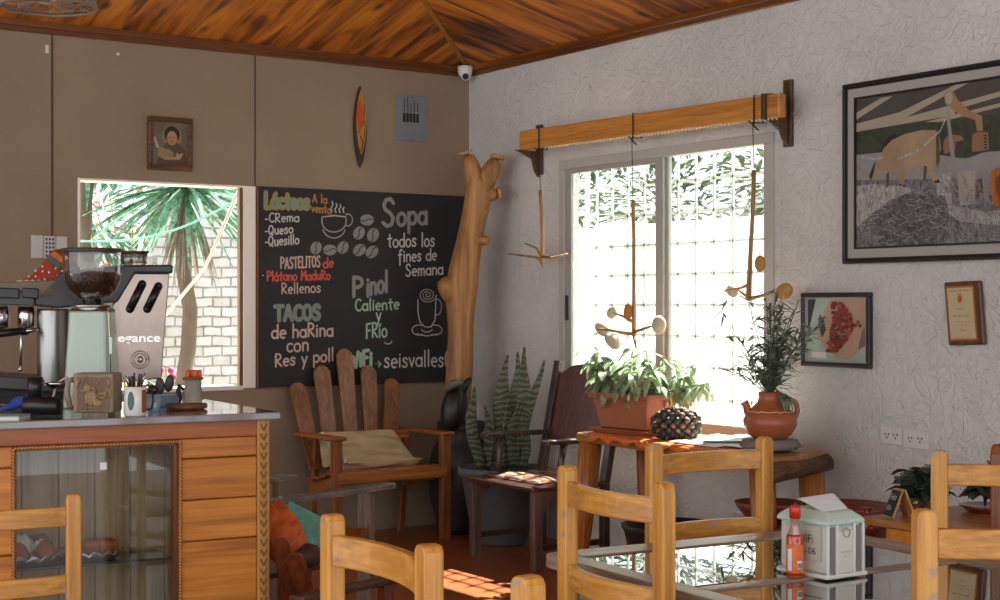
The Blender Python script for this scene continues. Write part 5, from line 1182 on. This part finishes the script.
for (pc_,dx,dy,kind,label) in ((pa,-.05,-.02,0,'brown pastry in foil leftmost on the left plate'),(pa,.035,-.03,0,'brown pastry at the right of the left plate'),(pb,-.005,-.01,1,'pale bread roll left on the second plate'),(pb,.045,-.02,1,'brown bread roll right on the second plate')):
    c=pc_+Vector((dx,dy,.014)); m=MB(); 
    if kind: m.lathe([(0,0),(.034,.0),(.036,.03),(.038,.034),(.036,.046),(.02,.054),(0,.054)],(0,0,0),20)
    else: m.lathe([(0,0),(.038,0),(.036,.025),(.024,.048),(.008,.062),(0,.063)],(0,0,0),18)
    o=m.build('pastry',BUN); o.location=c; tag(o,label,'pastry','pastries in the case')
for k,(dx,dy) in enumerate(((-.03,.03),(.03,.02))):
    c=pa+Vector((dx,dy,.015)); m=MB(); m.ball((0,0,.035),(.045,.04,.045),14); 
    for v in m.v: v*=1+.1*math.sin(v.x*190+v.z*150)*math.cos(v.y*170); v.z=max(v.z,0)
    o=m.build('foil_parcel',FOIL if k else PAPER); o.location=c; tag(o,('white paper wrapped pastry at the back of the left plate','foil wrapped pastry at the back of the left plate')[k],'pastry','wrapped pastries in the case')

# ---------------------------------------------------------------- things on the counter (placed by depth on the top)
def on_top(px,d): p=at_d(px,300,d); return Vector((p.x,p.y,CT))
FR_=Vector((FW[0],FW[1],0)); CAMROT=math.atan2(RT[1],RT[0])
# helper: a thing whose local x runs to the right as seen and local y runs away
def ctop(name,label,cat,px,d,rz=0,z=CT,group=None):
    p=on_top(px,d); return thing(name,label,cat,(p.x,p.y,z),CAMROT+rz,group)
# grinder
s=ctop('coffee_grinder','mint green coffee grinder with a clear bean hopper on the counter','grinder',92.5,5.55); sc=5.55/FL
def zpx(py,d=5.55): return EYE+(HZ-py)/FL*d-CT
MINT=plain('mint_enamel','A8BEB0',.3,0,.06,coat=.4)
m=MB(); hb,ht=0.0,zpx(311); vs=[]; n=5
def rbox(m,w0,d0,w1,d1,z0,z1,rad=.2,n=20,mi=0):
    vs=[]
    for (w,d,z) in ((w0,d0,z0),(w1,d1,z1)):
        for i in range(n):
            a=2*math.pi*i/n; c,si=math.cos(a),math.sin(a); k=.35
            vs.append((math.copysign(abs(c)**k,c)*w/2,math.copysign(abs(si)**k,si)*d/2,z))
    m.add(vs,[tuple(range(n))[::-1],tuple(range(n,2*n))]+[(i,(i+1)%n,n+(i+1)%n,n+i) for i in range(n)],mi,False)
rbox(m,.185,.19,.145,.145,0,ht,n=28); o=m.build('body',MINT,s,bevel=.006)
m=MB(); rbox(m,.15,.15,.13,.13,ht,ht+.012); m.lathe([(.05,ht+.012),(.075,ht+.016),(.075,ht+.022),(.04,ht+.024),(.035,ht+.045)],(0,0,0)); m.build('collar',STEEL,s)
m=MB(); zr=zpx(250); zb2=ht+.04; m.lathe([(.035,zb2),(.06,zb2+.012),(.085,zb2+.036),(.1,zb2+.07),(.106,zb2+.11),(.108,zr-.008)],(0,0,0),32); m.f.pop(); m.f.pop(); m.mi=m.mi[:len(m.f)]; m.sm=m.sm[:len(m.f)]; m.build('hopper',glassy('hopper_plastic','D8DAD8',.05,1.0,.05),s)
m=MB(); m.lathe([(.108,zr-.010),(.114,zr-.008),(.114,zr+.004),(.10,zr+.006),(0,zr+.006)],(0,0,0),32); m.build('hopper_lid',DGREY,s)
m=MB(); m.lathe([(0,zb2+.001),(.033,zb2+.003),(.057,zb2+.014),(.081,zb2+.037),(.097,zb2+.07),(.102,zb2+.10),(.05,zb2+.104),(0,zb2+.107)],(0,0,0),28)
def beans():
    m,nt,b=base('coffee_beans'); v=nt.nodes.new('ShaderNodeTexVoronoi'); v.inputs['Scale'].default_value=110; nt.links.new(coords(nt,(1,1,1)),v.inputs['Vector']); nt.links.new(ramp(nt,v.outputs['Distance'],[(.1,'6E4222'),(.6,'2A170D')]),b.inputs['Base Color']); b.inputs['Roughness'].default_value=.35; bump(nt,b,v.outputs['Distance'],.8,.004); return m
m.build('coffee_beans',beans(),s,kind='stuff')
m=MB(); m.box((.087,-.1,.10),(.098,-.096,.26)); m.add([],[]); m.build('side_strip',STEEL_D,s)
m=MB(); m.box((.089,-.1012,.13),(.096,-.0995,.20)); m.build('strip_label',plain('strip_black','2A2624',.4),s)
# carved box mug
s=ctop('carved_box','square carved wooden holder with a relief figure and side handle on the counter','holder',97,5.15); z1=.145
CWD=wood('carved_box_wood','A08C74','847058','5A4836','Z',rough=.6)
m=MB(); m.box((-.065,-.06,.012),(.072,.06,z1)); m.build('block',CWD,s,bevel=.006)
m=MB(); m.box((-.04,-.05,0),(.05,.05,.012)); m.build('foot',CWD,s)
m=MB(); m.box((-.052,-.063,.02),(.060,-.06,.132)); m.build('carved_field',wood('carved_field','8A7056','6C543C','46341F','Z',rough=.7),s)
m=MB(); random.seed(3)
for i in range(26):
    a=random.uniform(0,6.28); x,z=random.uniform(-.038,.046),random.uniform(.032,.12); r=random.uniform(.008,.02)
    m.tube([(x+r*math.cos(a+t_),-.065,z+r*.9*math.sin(a+t_)) for t_ in (0,.5,1,1.5,2)],[.0015,.0035,.004,.0035,.0015],6)
m.ball((-.015,-.063,.095),(.014,.006,.016),10); m.ball((-.005,-.063,.06),(.022,.007,.026),10); m.ball((.02,-.063,.045),(.018,.006,.014),10); m.build('relief_figure',wood('relief_wood','B09470','907450','64492C','Z',rough=.6),s)
m=MB(); m.tube([(-.065,0,.125),(-.095,-.01,.12),(-.100,-.01,.075),(-.09,-.01,.03),(-.065,0,.025)],.010,8); m.build('handle',CWD,s)
# mug of cutlery
s=ctop('spoon_mug','white mug with a green shape holding dark handled spoons on the counter','mug',135.5,5.12); r=.039
m=MB(); m.lathe([(.034,0),(r,.004),(r,.098),(r-.003,.1),(r-.005,.098),(r-.006,.01),(0,.008)],(0,0,0),32); m.build('cup',plain('white_glaze','DEE0DC',.2,0,.04,coat=.5),s)
m=MB(); 
vs=[]; 
for i in range(9):
    for j,z in enumerate((.02,.085)):
        a=R_(-90-28+i*4.5); q=abs(i-4)/4; zz_=.052+(z-.052)*math.sqrt(max(.05,1-q*q)); vs.append((( r+.0006)*math.cos(a),(r+.0006)*math.sin(a),zz_))
m.add(vs,[(i*2,i*2+2,i*2+3,i*2+1) for i in range(8)],0,True); m.build('printed_shape',plain('teal_print','2E5A54',.3),s)
m=MB(); m.tube([(-.0,-.0,0)],.001) if 0 else None
m=MB(); vs=[]
for i in range(7):
    a=R_(-45+i*9); vs+=[((r+.0006)*math.cos(a),(r+.0006)*math.sin(a),.012),((r+.0006)*math.cos(a),(r+.0006)*math.sin(a),.09)]
m.add(vs,[(i*2,i*2+2,i*2+3,i*2+1) for i in range(6)],0,True); m.build('brown_band',plain('brown_print','8A5238',.4),s)
m=MB(); m.tube([(r,0,.08),(r+.018,0,.075),(r+.022,0,.05),(r+.016,0,.025),(r,0,.02)],.004,8); m.build('handle',BLACKM,s)
sp0=None; bp=wmat(s)
random.seed(8)
for i in range(11):
    a=i*.9; tip=Vector((.032*math.cos(a)*1.15+random.uniform(-.008,.008),.025*math.sin(a),.128+random.uniform(0,.018))); bt=Vector((-.6*tip.x*.5,-.6*tip.y*.5,.012))
    d=(tip-bt).normalized()
    m=MB(); m.tube([bt,bt+(tip-bt)*.7],.0018,6); o1=None
    W0=bp@tip; t=thing('spoon','dark handled metal spoon or knife standing in the white mug','spoon',tuple(bp@bt),0,'spoons in the white mug')
    m.v=[bp@v for v in m.v]; m.build('stem',STEEL,t,world=True)
    m=MB(); m.tube([bp@(bt+(tip-bt)*.62),bp@(bt+(tip-bt)*.85),bp@tip],[.003,.0065,.005],8,flat=.5); m.build('handle',DGREY if i%4 else STEEL,t,world=True)
# spool figure: twine wrapped cup on wooden slice
s=ctop('wooden_coaster','round brown wooden slice on the counter near its right end','coaster',186,5.45); m=MB(); m.lathe([(.06,0),(.073,.004),(.076,.012),(.073,.02),(0,.021)],(0,0,0),28)
for v in m.v: a=math.atan2(v.y,v.x); v.x*=1+.04*math.sin(3*a); 
m.build('slice',wood('slice_wood','8A6240','6A4628','3E2814','X',rough=.7),s)
s=ctop('twine_pot','small cup wrapped in twine with orange flowers standing on the wooden slice','pot',193,5.45,0,CT+.021)
m=MB(); pr=[]; 
for i in range(24): pr+= [(.033+.0018*(i%2)-.0002*i,.003+i*.0036)]
m.lathe([(0,0)]+pr+[(.0,.09)],(0,0,0),24); m.build('twine',plain('grey_twine','A09A90',.9,0,.25,120,.6),s)
m=MB(); m.lathe([(.037,.086),(.038,.094),(.030,.096),(0,.09)],(0,0,0),20); m.build('rim',plain('rim_brown','7A5230',.6),s)
m=MB()
for x,y in ((-.018,0),(-.004,.01),(.010,-.005),(.022,.004)): m.lathe([(.004,.09),(.010,.10),(.009,.118),(.004,.122),(0,.118)],(x,y,0),12)
m.build('orange_flowers',plain('orange_petals','D85A2A',.5),s)
m=MB(); m.tube([(-.034,0,.05),(-.048,-.01,.065),(-.052,-.01,.04),(-.042,-.01,.02),(-.048,-.01,.0)],[.006,.01,.009,.006,.003],8); m.build('dark_handle',BLACKM,s)
# sunglasses-like dark glasses / small blue things
s=ctop('blue_box','small blue and white packet with dark oval lids behind the coaster','packet',168,5.6); m=MB(); m.box((-.035,-.02,0),(.04,.02,.045)); m.build('packet',plain('pale_blue','6E8AA8',.4,0,.3,nscale=40),s,bevel=.004)
for x,z,a in ((-.03,.075,.0),(.005,.085,.2)):
    m=MB(); m.ball((x,0,z),(.018,.009,.032),14,M=Matrix.Rotation(a,4,'Y')); m.build('oval_cap',DGREY,s)
s=ctop('blue_cup','small blue rimmed glass between the mug and the coaster','glass',154,5.35); m=MB(); m.lathe([(.02,0),(.022,.005),(.026,.06),(.024,.06),(.02,.01),(0,.008)],(0,0,0)); m.build('glass',plain('blue_glass','8CB0D0',.2,0,.3,coat=.5),s); 
m=MB(); m.ball((-.005,0,.075),(.02,.012,.018),12); m.build('dark_lid',BLACK,s)

# espresso machine: front faces left as seen; near side panel carries the word
s=ctop('espresso_machine','stainless espresso machine with a dark curved top and engraved side panel on the counter','espresso machine',95,5.85,R_(17)); d0=5.85
def L_(px,py): return ((px-95)/FL*d0,(HZ-py)/FL*d0+EYE-CT)
def plate_poly(m,pts,y0,y1,mi=0): m.prism([(L_(a,b)[0],y0,L_(a,b)[1]) for a,b in pts],(0,y1-y0,0),mi)
PANEL=plain('polished_panel','A4948A',.32,.9,.3,nscale=6)
m=MB(); plate_poly(m,[(168,273),(160,379),(112,384),(108,310),(120,295),(133,273)],0,.04); o=m.build('side_panel',PANEL,s,bevel=.004)
m=MB(); plate_poly(m,[(171,264),(171,273),(134,273),(124,290),(117,302),(60,308),(38,306),(36,300),(62,272),(120,265)],-.02,.5); m.build('top_shell',DGREY,s,bevel=.008)
m=MB(); plate_poly(m,[(166,280),(160,376),(60,385),(60,306),(116,300)],.042,.40); m.build('body',STEEL_D,s,bevel=.004)
for k,(a,b2) in enumerate((((141,284),(129,309)),((157,286),(146,309)))):
    m=MB(); p1_,p2_=L_(*a),L_(*b2); m.tube([(p1_[0],-.002,p1_[1]),(p2_[0],-.002,p2_[1])],.0165,14); m.ball((p1_[0],-.002,p1_[1]),.0165,12); m.ball((p2_[0],-.002,p2_[1]),.0165,12); m.build('slot',[BLACK],s)
m=MB(); x_,z_=L_(117,345); w_=(159-117)/FL*d0; v,f=text_mesh('egance',None,(x_,-.003,z_-.0),(1,0,0),(0,0,1),w_,.034,.0015,.02); m.add(v,f); m.build('engraved_word',plain('bright_letter','E8E0D8',.2,.6),s)
m=MB(); x_,z_=L_(139,360); 
for rr in (.034,.024): m.tube([(x_+rr*math.cos(t_*.4),-.003,z_+rr*math.sin(t_*.4)) for t_ in range(17)],.0028,6)
m.ball((x_,-.002,z_),(.012,.006,.014),12); m.build('emblem',plain('emblem_grey','B0A498',.3,.8),s)
m=MB(); plate_poly(m,[(60,280),(0,283),(-30,285),(-30,296),(36,300),(60,296)],-.02,.45); m.build('cup_tray',plain('tray_brown','6A5E50',.45,.3),s,bevel=.004)
m=MB(); plate_poly(m,[(-30,289),(36,292),(38,306),(-30,304)],-.03,.0); m.build('front_fascia',DGREY,s,bevel=.004)
m=MB(); 
for a in ((2,23),(26,41)): plate_poly(m,[(a[0],288),(a[1],289),(a[1],299),(a[0],298)],-.045,-.031)
m.build('switch_block',BLACK,s,bevel=.004)
m=MB(); x_,_=L_(55,0); m.lathe([(.058,L_(0,386)[1]),(.06,L_(0,384)[1]),(.06,L_(0,311)[1]),(.058,L_(0,309)[1])],(x_,.01,0),28); m.build('boiler_cylinder',STEEL_D,s)
m=MB(); plate_poly(m,[(-30,372),(70,380),(70,392),(-30,384)],-.04,.4); m.build('drip_tray',DGREY,s,bevel=.004)
m=MB(); plate_poly(m,[(-30,384),(112,388),(112,402),(-30,402)],0,.42); m.build('base',BLACKM,s,bevel=.004)
for k,(px,) in enumerate(((29,),(5,))):
    m=MB(); x_,z_=L_(px,0); zz_=L_(0,322)[1]; m.lathe([(.028,zz_-.02),(.032,zz_-.015),(.032,zz_+.03),(.028,zz_+.06)],(x_,.02,0),22); m.build('group_head',STEEL,s)
    m=MB(); m.tube([(x_,.0,zz_-.03),(x_-.03,-.05,zz_-.035),(x_-.13,-.1,zz_-.045)],[.02,.014,.016],12); m.build('portafilter_handle',BLACK,s)
m=MB(); a=L_(24,318); b2=L_(24,368); m.tube([(a[0],-.03,a[1]),(a[0]+.003,-.04,(a[1]+b2[1])/2),(b2[0],-.03,b2[1])],.0045,8); m.ball((b2[0],-.03,b2[1]),.009,8); 
a=L_(8,306); m.tube([(a[0]+.01,-.03,a[1]),(a[0],-.04,a[1]-.03),(a[0]-.03,-.05,a[1]-.045)],.006,8); m.build('steam_wand',STEEL,s)
m=MB(); a=L_(-4,0); m.tube([(L_(25,0)[0],-.02,L_(0,331)[1]),(L_(41,0)[0],-.02,L_(0,329)[1])],[.012,.006],8); m.build('knob',STEEL,s)
# cup warmer pot beside hopper
s2=ctop('milk_jug','small clear glass with a brown rim on top of the espresso machine','glass',134,5.95,0,CT+L_(0,264)[1]); m=MB(); m.lathe([(.045,0),(.05,.004),(.053,.045),(.05,.045),(.045,.006),(0,.004)],(0,0,0)); m.build('glass',glassy('jug_glass','D0D0D0',.05,1.,.08),s2); m=MB(); m.lathe([(.052,.045),(.058,.047),(.058,.054),(0,.055)],(0,0,0)); m.build('lid',plain('jug_lid','5A3A2C',.5),s2)
# red patterned cloth
s=ctop('folded_cloth','red cloth with white specks and a patterned edge draped on the espresso machine','cloth',45,5.95,0,CT+L_(0,280)[1])
m=MB(); N=16; vs=[]
out=[(19,281),(30,272),(40,259),(47,250),(54,248),(66,250),(72,262),(76,280)]
def ctopz(px,py): return ((px-45)/FL*5.95,(280-py)/FL*5.95)
bot=[(a,281) for a,_ in out]
for i,(a,b2) in enumerate(out):
    for j in range(5):
        t_=j/4; x,z=ctopz(a,281+(b2-281)*t_); vs.append((x,.0+.09*(t_)**1.2-.03+.01*math.sin(i*1.9+j),z))
for i,(a,b2) in enumerate(out):
    x,z=ctopz(a,b2); vs.append((x,.18,z*.0))
fs=[(i*5+j,(i+1)*5+j,(i+1)*5+j+1,i*5+j+1) for i in range(7) for j in range(4)]+[(i*5+4,(i+1)*5+4,40+i+1,40+i) for i in range(7)]
m.add(vs,fs,0,True); o=m.build('red_cloth',plain('red_fabric','A63E20',.85,0,.1,60,.2),s); md=o.modifiers.new('t','SOLIDIFY'); md.thickness=.006
m=MB(); random.seed(4)
def onc(a,b2,off=.004):
    x,z=ctopz(a,b2); 
    top=281
    for (a0,b0),(a1,b1) in zip(out[:-1],out[1:]):
        if a0<=a<=a1: top=b0+(b1-b0)*(a-a0)/(a1-a0)
    t_=max(0,min(1,(281-b2)/max(1,281-top))); return Vector((x,.09*t_**1.2-.03-.012-off,z))
for a,b2 in ((28,276),(34,270),(42,266),(44,271),(38,276),(51,272),(57,268),(60,276),(48,279),(64,271)):
    q=onc(a,b2); m.ball(q,(.004,.002,.005),6)
m.build('white_specks',WHITE,s)
m=MB(); m.prism([onc(a,b2,.0) for a,b2 in ((45,258),(49,252),(64,262),(60,270),(53,267))],(0,-.004,0)); m.build('grey_motif',plain('motif_grey','5A5E54',.8,0,.3,nscale=50),s)
m=MB(); m.prism([onc(a,b2,.004) for a,b2 in ((48,254),(52,250),(65,259),(63,263))],(0,-.004,0)); m.build('orange_motif',plain('motif_orange','C8702C',.8,0,.4,nscale=90),s)
m=MB(); m.tube([onc(a,281+.8*math.sin(a),.004) for a in range(20,76,2)],.004,6); m.build('lace_edge',WHITE,s)
# knock box & black tube, blue cloth
s=ctop('knock_tube','black cylindrical holder lying at the front of the counter','holder',42,5.12); m=MB(); m.tube([(-.06,0,.034),(.0,0,.034),(.062,-.01,.034)],[.03,.032,.031],18); m.build('tube',BLACK,s); m=MB(); m.tube([(.0625,-.01,.034),(.0635,-.01,.034)],.025,16); m.build('opening',plain('pure_black','060606',.9),s)
m=MB(); m.tube([(-.03,.02,.06),(-.03,.02,.13)],[.024,.027],14); m.build('upright_tube',BLACK,s); m=MB(); m.lathe([(.03,.09),(.036,.105),(.04,.11),(.03,.112),(0,.1)],(.035,.05,0)); m.build('steel_basket',STEEL,s)
s=ctop('blue_rag','crumpled blue cloth by the black holder','cloth',16,5.2); v,f=sheet((-.05,-.03,.012),(.03,-.03,.035),(.075,.05,.085),(-.02,.05,.035),wr=.006,th=.022,fq=6); m=MB(); m.add(v,f,0,True); m.v=[Vector((q.x,q.y,max(q.z,.002))) for q in m.v]; m.build('rag',plain('blue_fabric','2A4AA0',.8,0,.15,60,.3),s)
s=ctop('notebook','flat pale green notebook lying at the left of the counter','notebook',5,5.02); m=MB(); m.box((-.12,-.06,.0),(.065,.06,.006)); m.build('pages',PAPER,s); m=MB(); m.box((-.122,-.062,.006),(.067,.062,.010)); m.build('cover',plain('pale_green_cover','9CB8AC',.5),s)
s=ctop('steam_cord','white cord looping from the grinder','cord',72,5.25); m=MB(); m.tube([(.0,.05,.10),(-.02,.0,.125),(-.045,-.02,.105),(-.06,-.03,.05),(-.11,-.03,.012)],.004,8); m.build('cord',WHITE,s)

# ================================================================ WEATHERED ARMCHAIR AND LOW CHAIR WITH CUSHION
s=thing('weathered_armchair','grey weathered armchair with turquoise seat slats behind the counter end','armchair',(-2.3,-2.4,0))
a=at_z(255,505,.62); b2=at_z(389,485,.62); dirv=(b2-a).normalized(); nrm=Vector((-dirv.y,dirv.x,0))
m=MB(); m.bar(a,b2,.085,.026); m.build('armrest',W_GRX,s,world=True,bevel=.006)
m=MB(); m.bar(a+nrm*.6,b2+nrm*.6,.085,.026); m.build('armrest',W_GRX,s,world=True,bevel=.006)
f1=at_z(366,488,.61)
for q in (f1,f1+nrm*.6):
    m=MB(); m.bar(Vector((q.x,q.y,0)),Vector((q.x,q.y,.607)),.075,.04,tuple(dirv)); m.build('front_leg',wood('grey_brown_post','9A8470','78624E','4E3E30','Z'),s,world=True,bevel=.004)
for q in (a+dirv*.12,a+dirv*.12+nrm*.6):
    m=MB(); m.bar(Vector((q.x,q.y,0)),Vector((q.x,q.y,.607)),.06,.04,tuple(dirv)); m.build('rear_leg',W_DKZ,s,world=True,bevel=.004)
TQ=plain('turquoise_paint','7ED6CC',.5,0,.35,25,.2,nscale=30)
for k in range(3):
    p1_=at_d(274-2*k,503+15*k,6.2-.06*k); p2_=at_d(328-3*k,531+14*k,6.05-.06*k); m=MB(); m.bar(p1_,p2_,.012,.078,(.3,.6,.7)); m.build('seat_slat',TQ,s,world=True,bevel=.003)
m=MB(); m.bar(Vector((f1.x,f1.y,.40)),Vector((f1.x,f1.y,.40))+nrm*.6,.025,.06); m.build('front_rail',W_DKX,s,world=True)
m=MB(); q=a+dirv*.1; m.bar(Vector((q.x,q.y,.50)),Vector((f1.x,f1.y,.40)),.025,.06); q2=q+nrm*.6; f2=f1+nrm*.6; m.bar(Vector((q2.x,q2.y,.50)),Vector((f2.x,f2.y,.40)),.025,.06); m.build('side_rails',W_DKX,s,world=True)

s=thing('low_slatted_chair','low dark red slatted chair at the end of the counter','chair',tuple(at_d(320,300,5.4).xy)+(0,))
DR=wood('red_brown_slat','8A4424','642E18','38180C','Z'); DRX=wood('dark_arm','6A4634','4A3024','2A1A12','X')
d1=5.35
for (tx,ty,bx,by) in ((274,537,289,604),(289,553,304,606)):
    t_=at_d(tx+3,ty,d1-.02); b_=at_d(bx+6,by,d1+.1); dd_=(t_-b_).normalized(); sd=dd_.cross(Vector(FR_)).normalized(); w=.033
    dn=dd_; pts=[b_-sd*w,b_+sd*w,t_+sd*w-dn*.03]+[t_-dn*.03+sd*w*math.cos(R_(q))+dn*.03*math.sin(R_(q)) for q in (30,60,90,120,150)]+[t_-sd*w-dn*.03]
    m=MB(); m.prism(pts,Vector(FR_)*.018); m.build('back_slat',DR,s,world=True,bevel=.003)
a1=at_d(296,594,5.1); b1=at_d(397,583,5.5); a1.z=b1.z=(a1.z+b1.z)/2
m=MB(); m.bar(a1,b1,.07,.022); m.build('armrest',DRX,s,world=True,bevel=.005)
q=a1.lerp(b1,.88); m=MB(); m.bar(Vector((q.x,q.y,0)),Vector((q.x,q.y,a1.z-.011)),.05,.04,(1,0,0)); m.build('front_leg',DR,s,world=True)
dvv=(b1-a1).normalized(); nv=Vector((-dvv.y,dvv.x,0))
m=MB(); m.bar(a1+nv*.42,b1+nv*.42,.07,.022); m.build('armrest',DRX,s,world=True,bevel=.005)
q2=q+nv*.42; m=MB(); m.bar(Vector((q2.x,q2.y,0)),Vector((q2.x,q2.y,a1.z-.011)),.05,.04,(1,0,0)); m.build('front_leg',DR,s,world=True)
sz=.30; m=MB(); 
for k in range(4): c=a1.lerp(b1,.15+.22*k); m.bar(Vector((c.x,c.y,sz)),Vector((c.x,c.y,sz))+nv*.42,.085,.018)
m.build('seat_slats',DR,s,world=True)
for tt in (.1,):
    for q in (a1.lerp(b1,tt),a1.lerp(b1,tt)+nv*.42):
        m=MB(); m.bar(Vector((q.x,q.y,0)),Vector((q.x,q.y,a1.z-.011)),.045,.04,(1,0,0)); m.build('rear_leg',DR,s,world=True)
m=MB(); m.bar(Vector((a1.x,a1.y,sz-.03)),Vector((b1.x,b1.y,sz-.03)),.03,.045); m.bar(Vector((a1.x,a1.y,sz-.03))+nv*.42,Vector((b1.x,b1.y,sz-.03))+nv*.42,.03,.045); m.build('side_rails',DR,s,world=True)
# orange cushion
OC=plain('orange_fabric','D2682E',.8,0,.15,50,.4)
A1,B1,C1,D1=at_d(268,500,5.55),at_d(284,505,5.65),at_d(312,548,5.6),at_d(282,562,5.5)
v,f=sheet(at_d(258,508,5.6),at_d(273,501,5.7),at_d(307,546,5.65),at_d(278,565,5.5),wr=.012,th=.13,fq=10,seed=1); m=MB(); m.add(v,f,0,True)
o=m.build('orange_cushion',OC,sub=1); rebase(o,at_d(290,555,5.55)); tag(o,'puffy orange cushion squeezed against the low slatted chair','cushion')
c=at_d(306,556,5.62); m=MB(); m.ball(c,(.075,.06,.045),16); o=m.build('dark_bag',plain('brown_bag','4A342C',.6,0,.2,30,.3)); rebase(o,c); tag(o,'dark brown rounded bag tucked below the orange cushion','bag')

# ================================================================ CEILING LAMP
lc=at_d(48,-3,4.6); s=thing('wire_pendant_lamp','wire basket pendant lamp with a white bulb at the top left','lamp',tuple(lc))
WM=plain('dark_wire','8A7C6C',.5); LR=46*4.6/FL
m=MB(); rr=[(0.0,1.0),(.012,1.0),(.07,1.02),(.14,.95),(.19,.75)]
zb_=lc.z-.03
for z,k in rr: m.tube([(lc.x+LR*k*math.cos(t_*.196),lc.y+LR*k*math.sin(t_*.196),zb_+z) for t_ in range(33)],.0035 if z else .005,6)
m.tube([(lc.x+LR*.55*math.cos(t_*.196),lc.y+LR*.55*math.sin(t_*.196),zb_+.0) for t_ in range(33)],.003,6)
for i in range(26):
    a=2*math.pi*i/26; m.tube([(lc.x+LR*k*math.cos(a),lc.y+LR*k*math.sin(a),zb_+z) for z,k in rr]+[(lc.x,lc.y,zb_+.23)],.0025,5)
    if i%2: m.tube([(lc.x+LR*.3*math.cos(a+.5),lc.y+LR*.3*math.sin(a+.5),zb_+.01),(lc.x+LR*1.0*math.cos(a),lc.y+LR*1.0*math.sin(a),zb_)],.0022,5)
m.build('wire_basket',WM,s,world=True)
m=MB(); m.lathe([(0,-.0),(.03,.0),(.055,.03),(.05,.08),(.03,.11)],(lc.x,lc.y,zb_+.012),24); m.build('bulb',plain('white_bulb','F2F2F0',.4,0,.02),s,world=True)
m=MB(); m.lathe([(.032,.14),(.035,.2),(.02,.24)],(lc.x,lc.y,zb_+.0)); cz=zt if max(-lc.x,-lc.y)>RW_ else z0+p*min(-lc.x,-lc.y); cz=3.0+p*min(-lc.x,-lc.y,RW_); m.tube([(lc.x,lc.y,zb_+.2),(lc.x,lc.y,cz)],.004,8); m.build('cord_and_holder',BLACKM,s,world=True)

def nest(thing_name,child,parent):
    for r in [o for o in bpy.data.objects if o.name.split('.')[0]==thing_name]:
        ps=[c for c in r.children if c.name.split('.')[0]==parent]
        if ps:
            for c in [c for c in r.children if c.name.split('.')[0]==child]: c.parent=ps[0]
for a_n,b_n,c_n in (('slab_table','bark_edge','tabletop'),('coffee_grinder','hopper_lid','hopper'),('coffee_grinder','coffee_beans','hopper'),('coffee_grinder','strip_label','side_strip'),('espresso_machine','slot','side_panel'),('espresso_machine','engraved_word','side_panel'),('espresso_machine','emblem','side_panel'),('espresso_machine','switch_block','front_fascia'),
  ('service_counter','leaf_carving','corner_post'),('service_counter','shelf_edge','glass_shelf'),('service_counter','price_sticker','front_glass'),('window_2','latch','sash_frame'),('window_2','sliding_pane','sash_frame'),('window_2','fixed_pane','fixed_frame'),('sauce_bottle','label_panel','label'),('sauce_bottle','barcode','label'),('award_plaque','seal','certificate'),('award_plaque','lettering','certificate'),
  ('napkin_dispenser','handwriting','paper_note'),('napkin_dispenser','embossed_text','front_panel'),('napkin_dispenser','ring_button','front_panel'),('framed_painting','straw_brush_strokes','canvas'),('carved_ornament','flame','pale_carving'),('tent_card','slate','frame'),('twine_pot','rim','twine'),('folded_cloth','grey_motif','red_cloth'),('folded_cloth','orange_motif','red_cloth'),('folded_cloth','lace_edge','red_cloth'),('clay_jug','cream_line','body'),('carved_box','relief_figure','carved_field'),('wooden_beam','serrated_edge','beam_body'),('wall_intercom','speaker_holes','perforated_panel'),('spoon_mug','printed_shape','cup'),('spoon_mug','brown_band','cup')): nest(a_n,b_n,c_n)
# ================================================================ CAMERA, LIGHT, WORLD
cam=bpy.data.cameras.new('camera'); co=bpy.data.objects.new('camera',cam); col.objects.link(co); scn.camera=co
cam.sensor_width=36; cam.lens=FL/1000*36; cam.shift_y=(HZ-300)/1000.; cam.clip_start=.05
co.location=CAM; co.rotation_euler=(R_(90),0,math.atan2(FW[1],FW[0])-math.pi/2)
w=bpy.data.worlds.new('world'); scn.world=w; w.use_nodes=True; nt=w.node_tree; bg=nt.nodes['Background']
tc=nt.nodes.new('ShaderNodeTexCoord'); sp=nt.nodes.new('ShaderNodeSeparateXYZ'); nt.links.new(tc.outputs['Generated'],sp.inputs[0])
r=nt.nodes.new('ShaderNodeValToRGB'); r.color_ramp.elements[0].position=.45; r.color_ramp.elements[0].color=(.95,.97,1,1); r.color_ramp.elements[1].position=1; r.color_ramp.elements[1].color=(.62,.76,1,1)
nt.links.new(sp.outputs[2],r.inputs[0]); nt.links.new(r.outputs[0],bg.inputs[0]); bg.inputs[1].default_value=1.25
sun=bpy.data.lights.new('sun','SUN'); so=bpy.data.objects.new('sun',sun); col.objects.link(so); sun.energy=18; sun.angle=R_(.6); sun.color=(1,.95,.86)
so.rotation_euler=Vector((-1,-.33,-1.5)).to_track_quat('-Z','Y').to_euler()
vs_=scn.view_settings; vs_.view_transform='Standard'; vs_.look='None'; vs_.gamma=1; vs_.use_curve_mapping=False; vs_.exposure=0.97
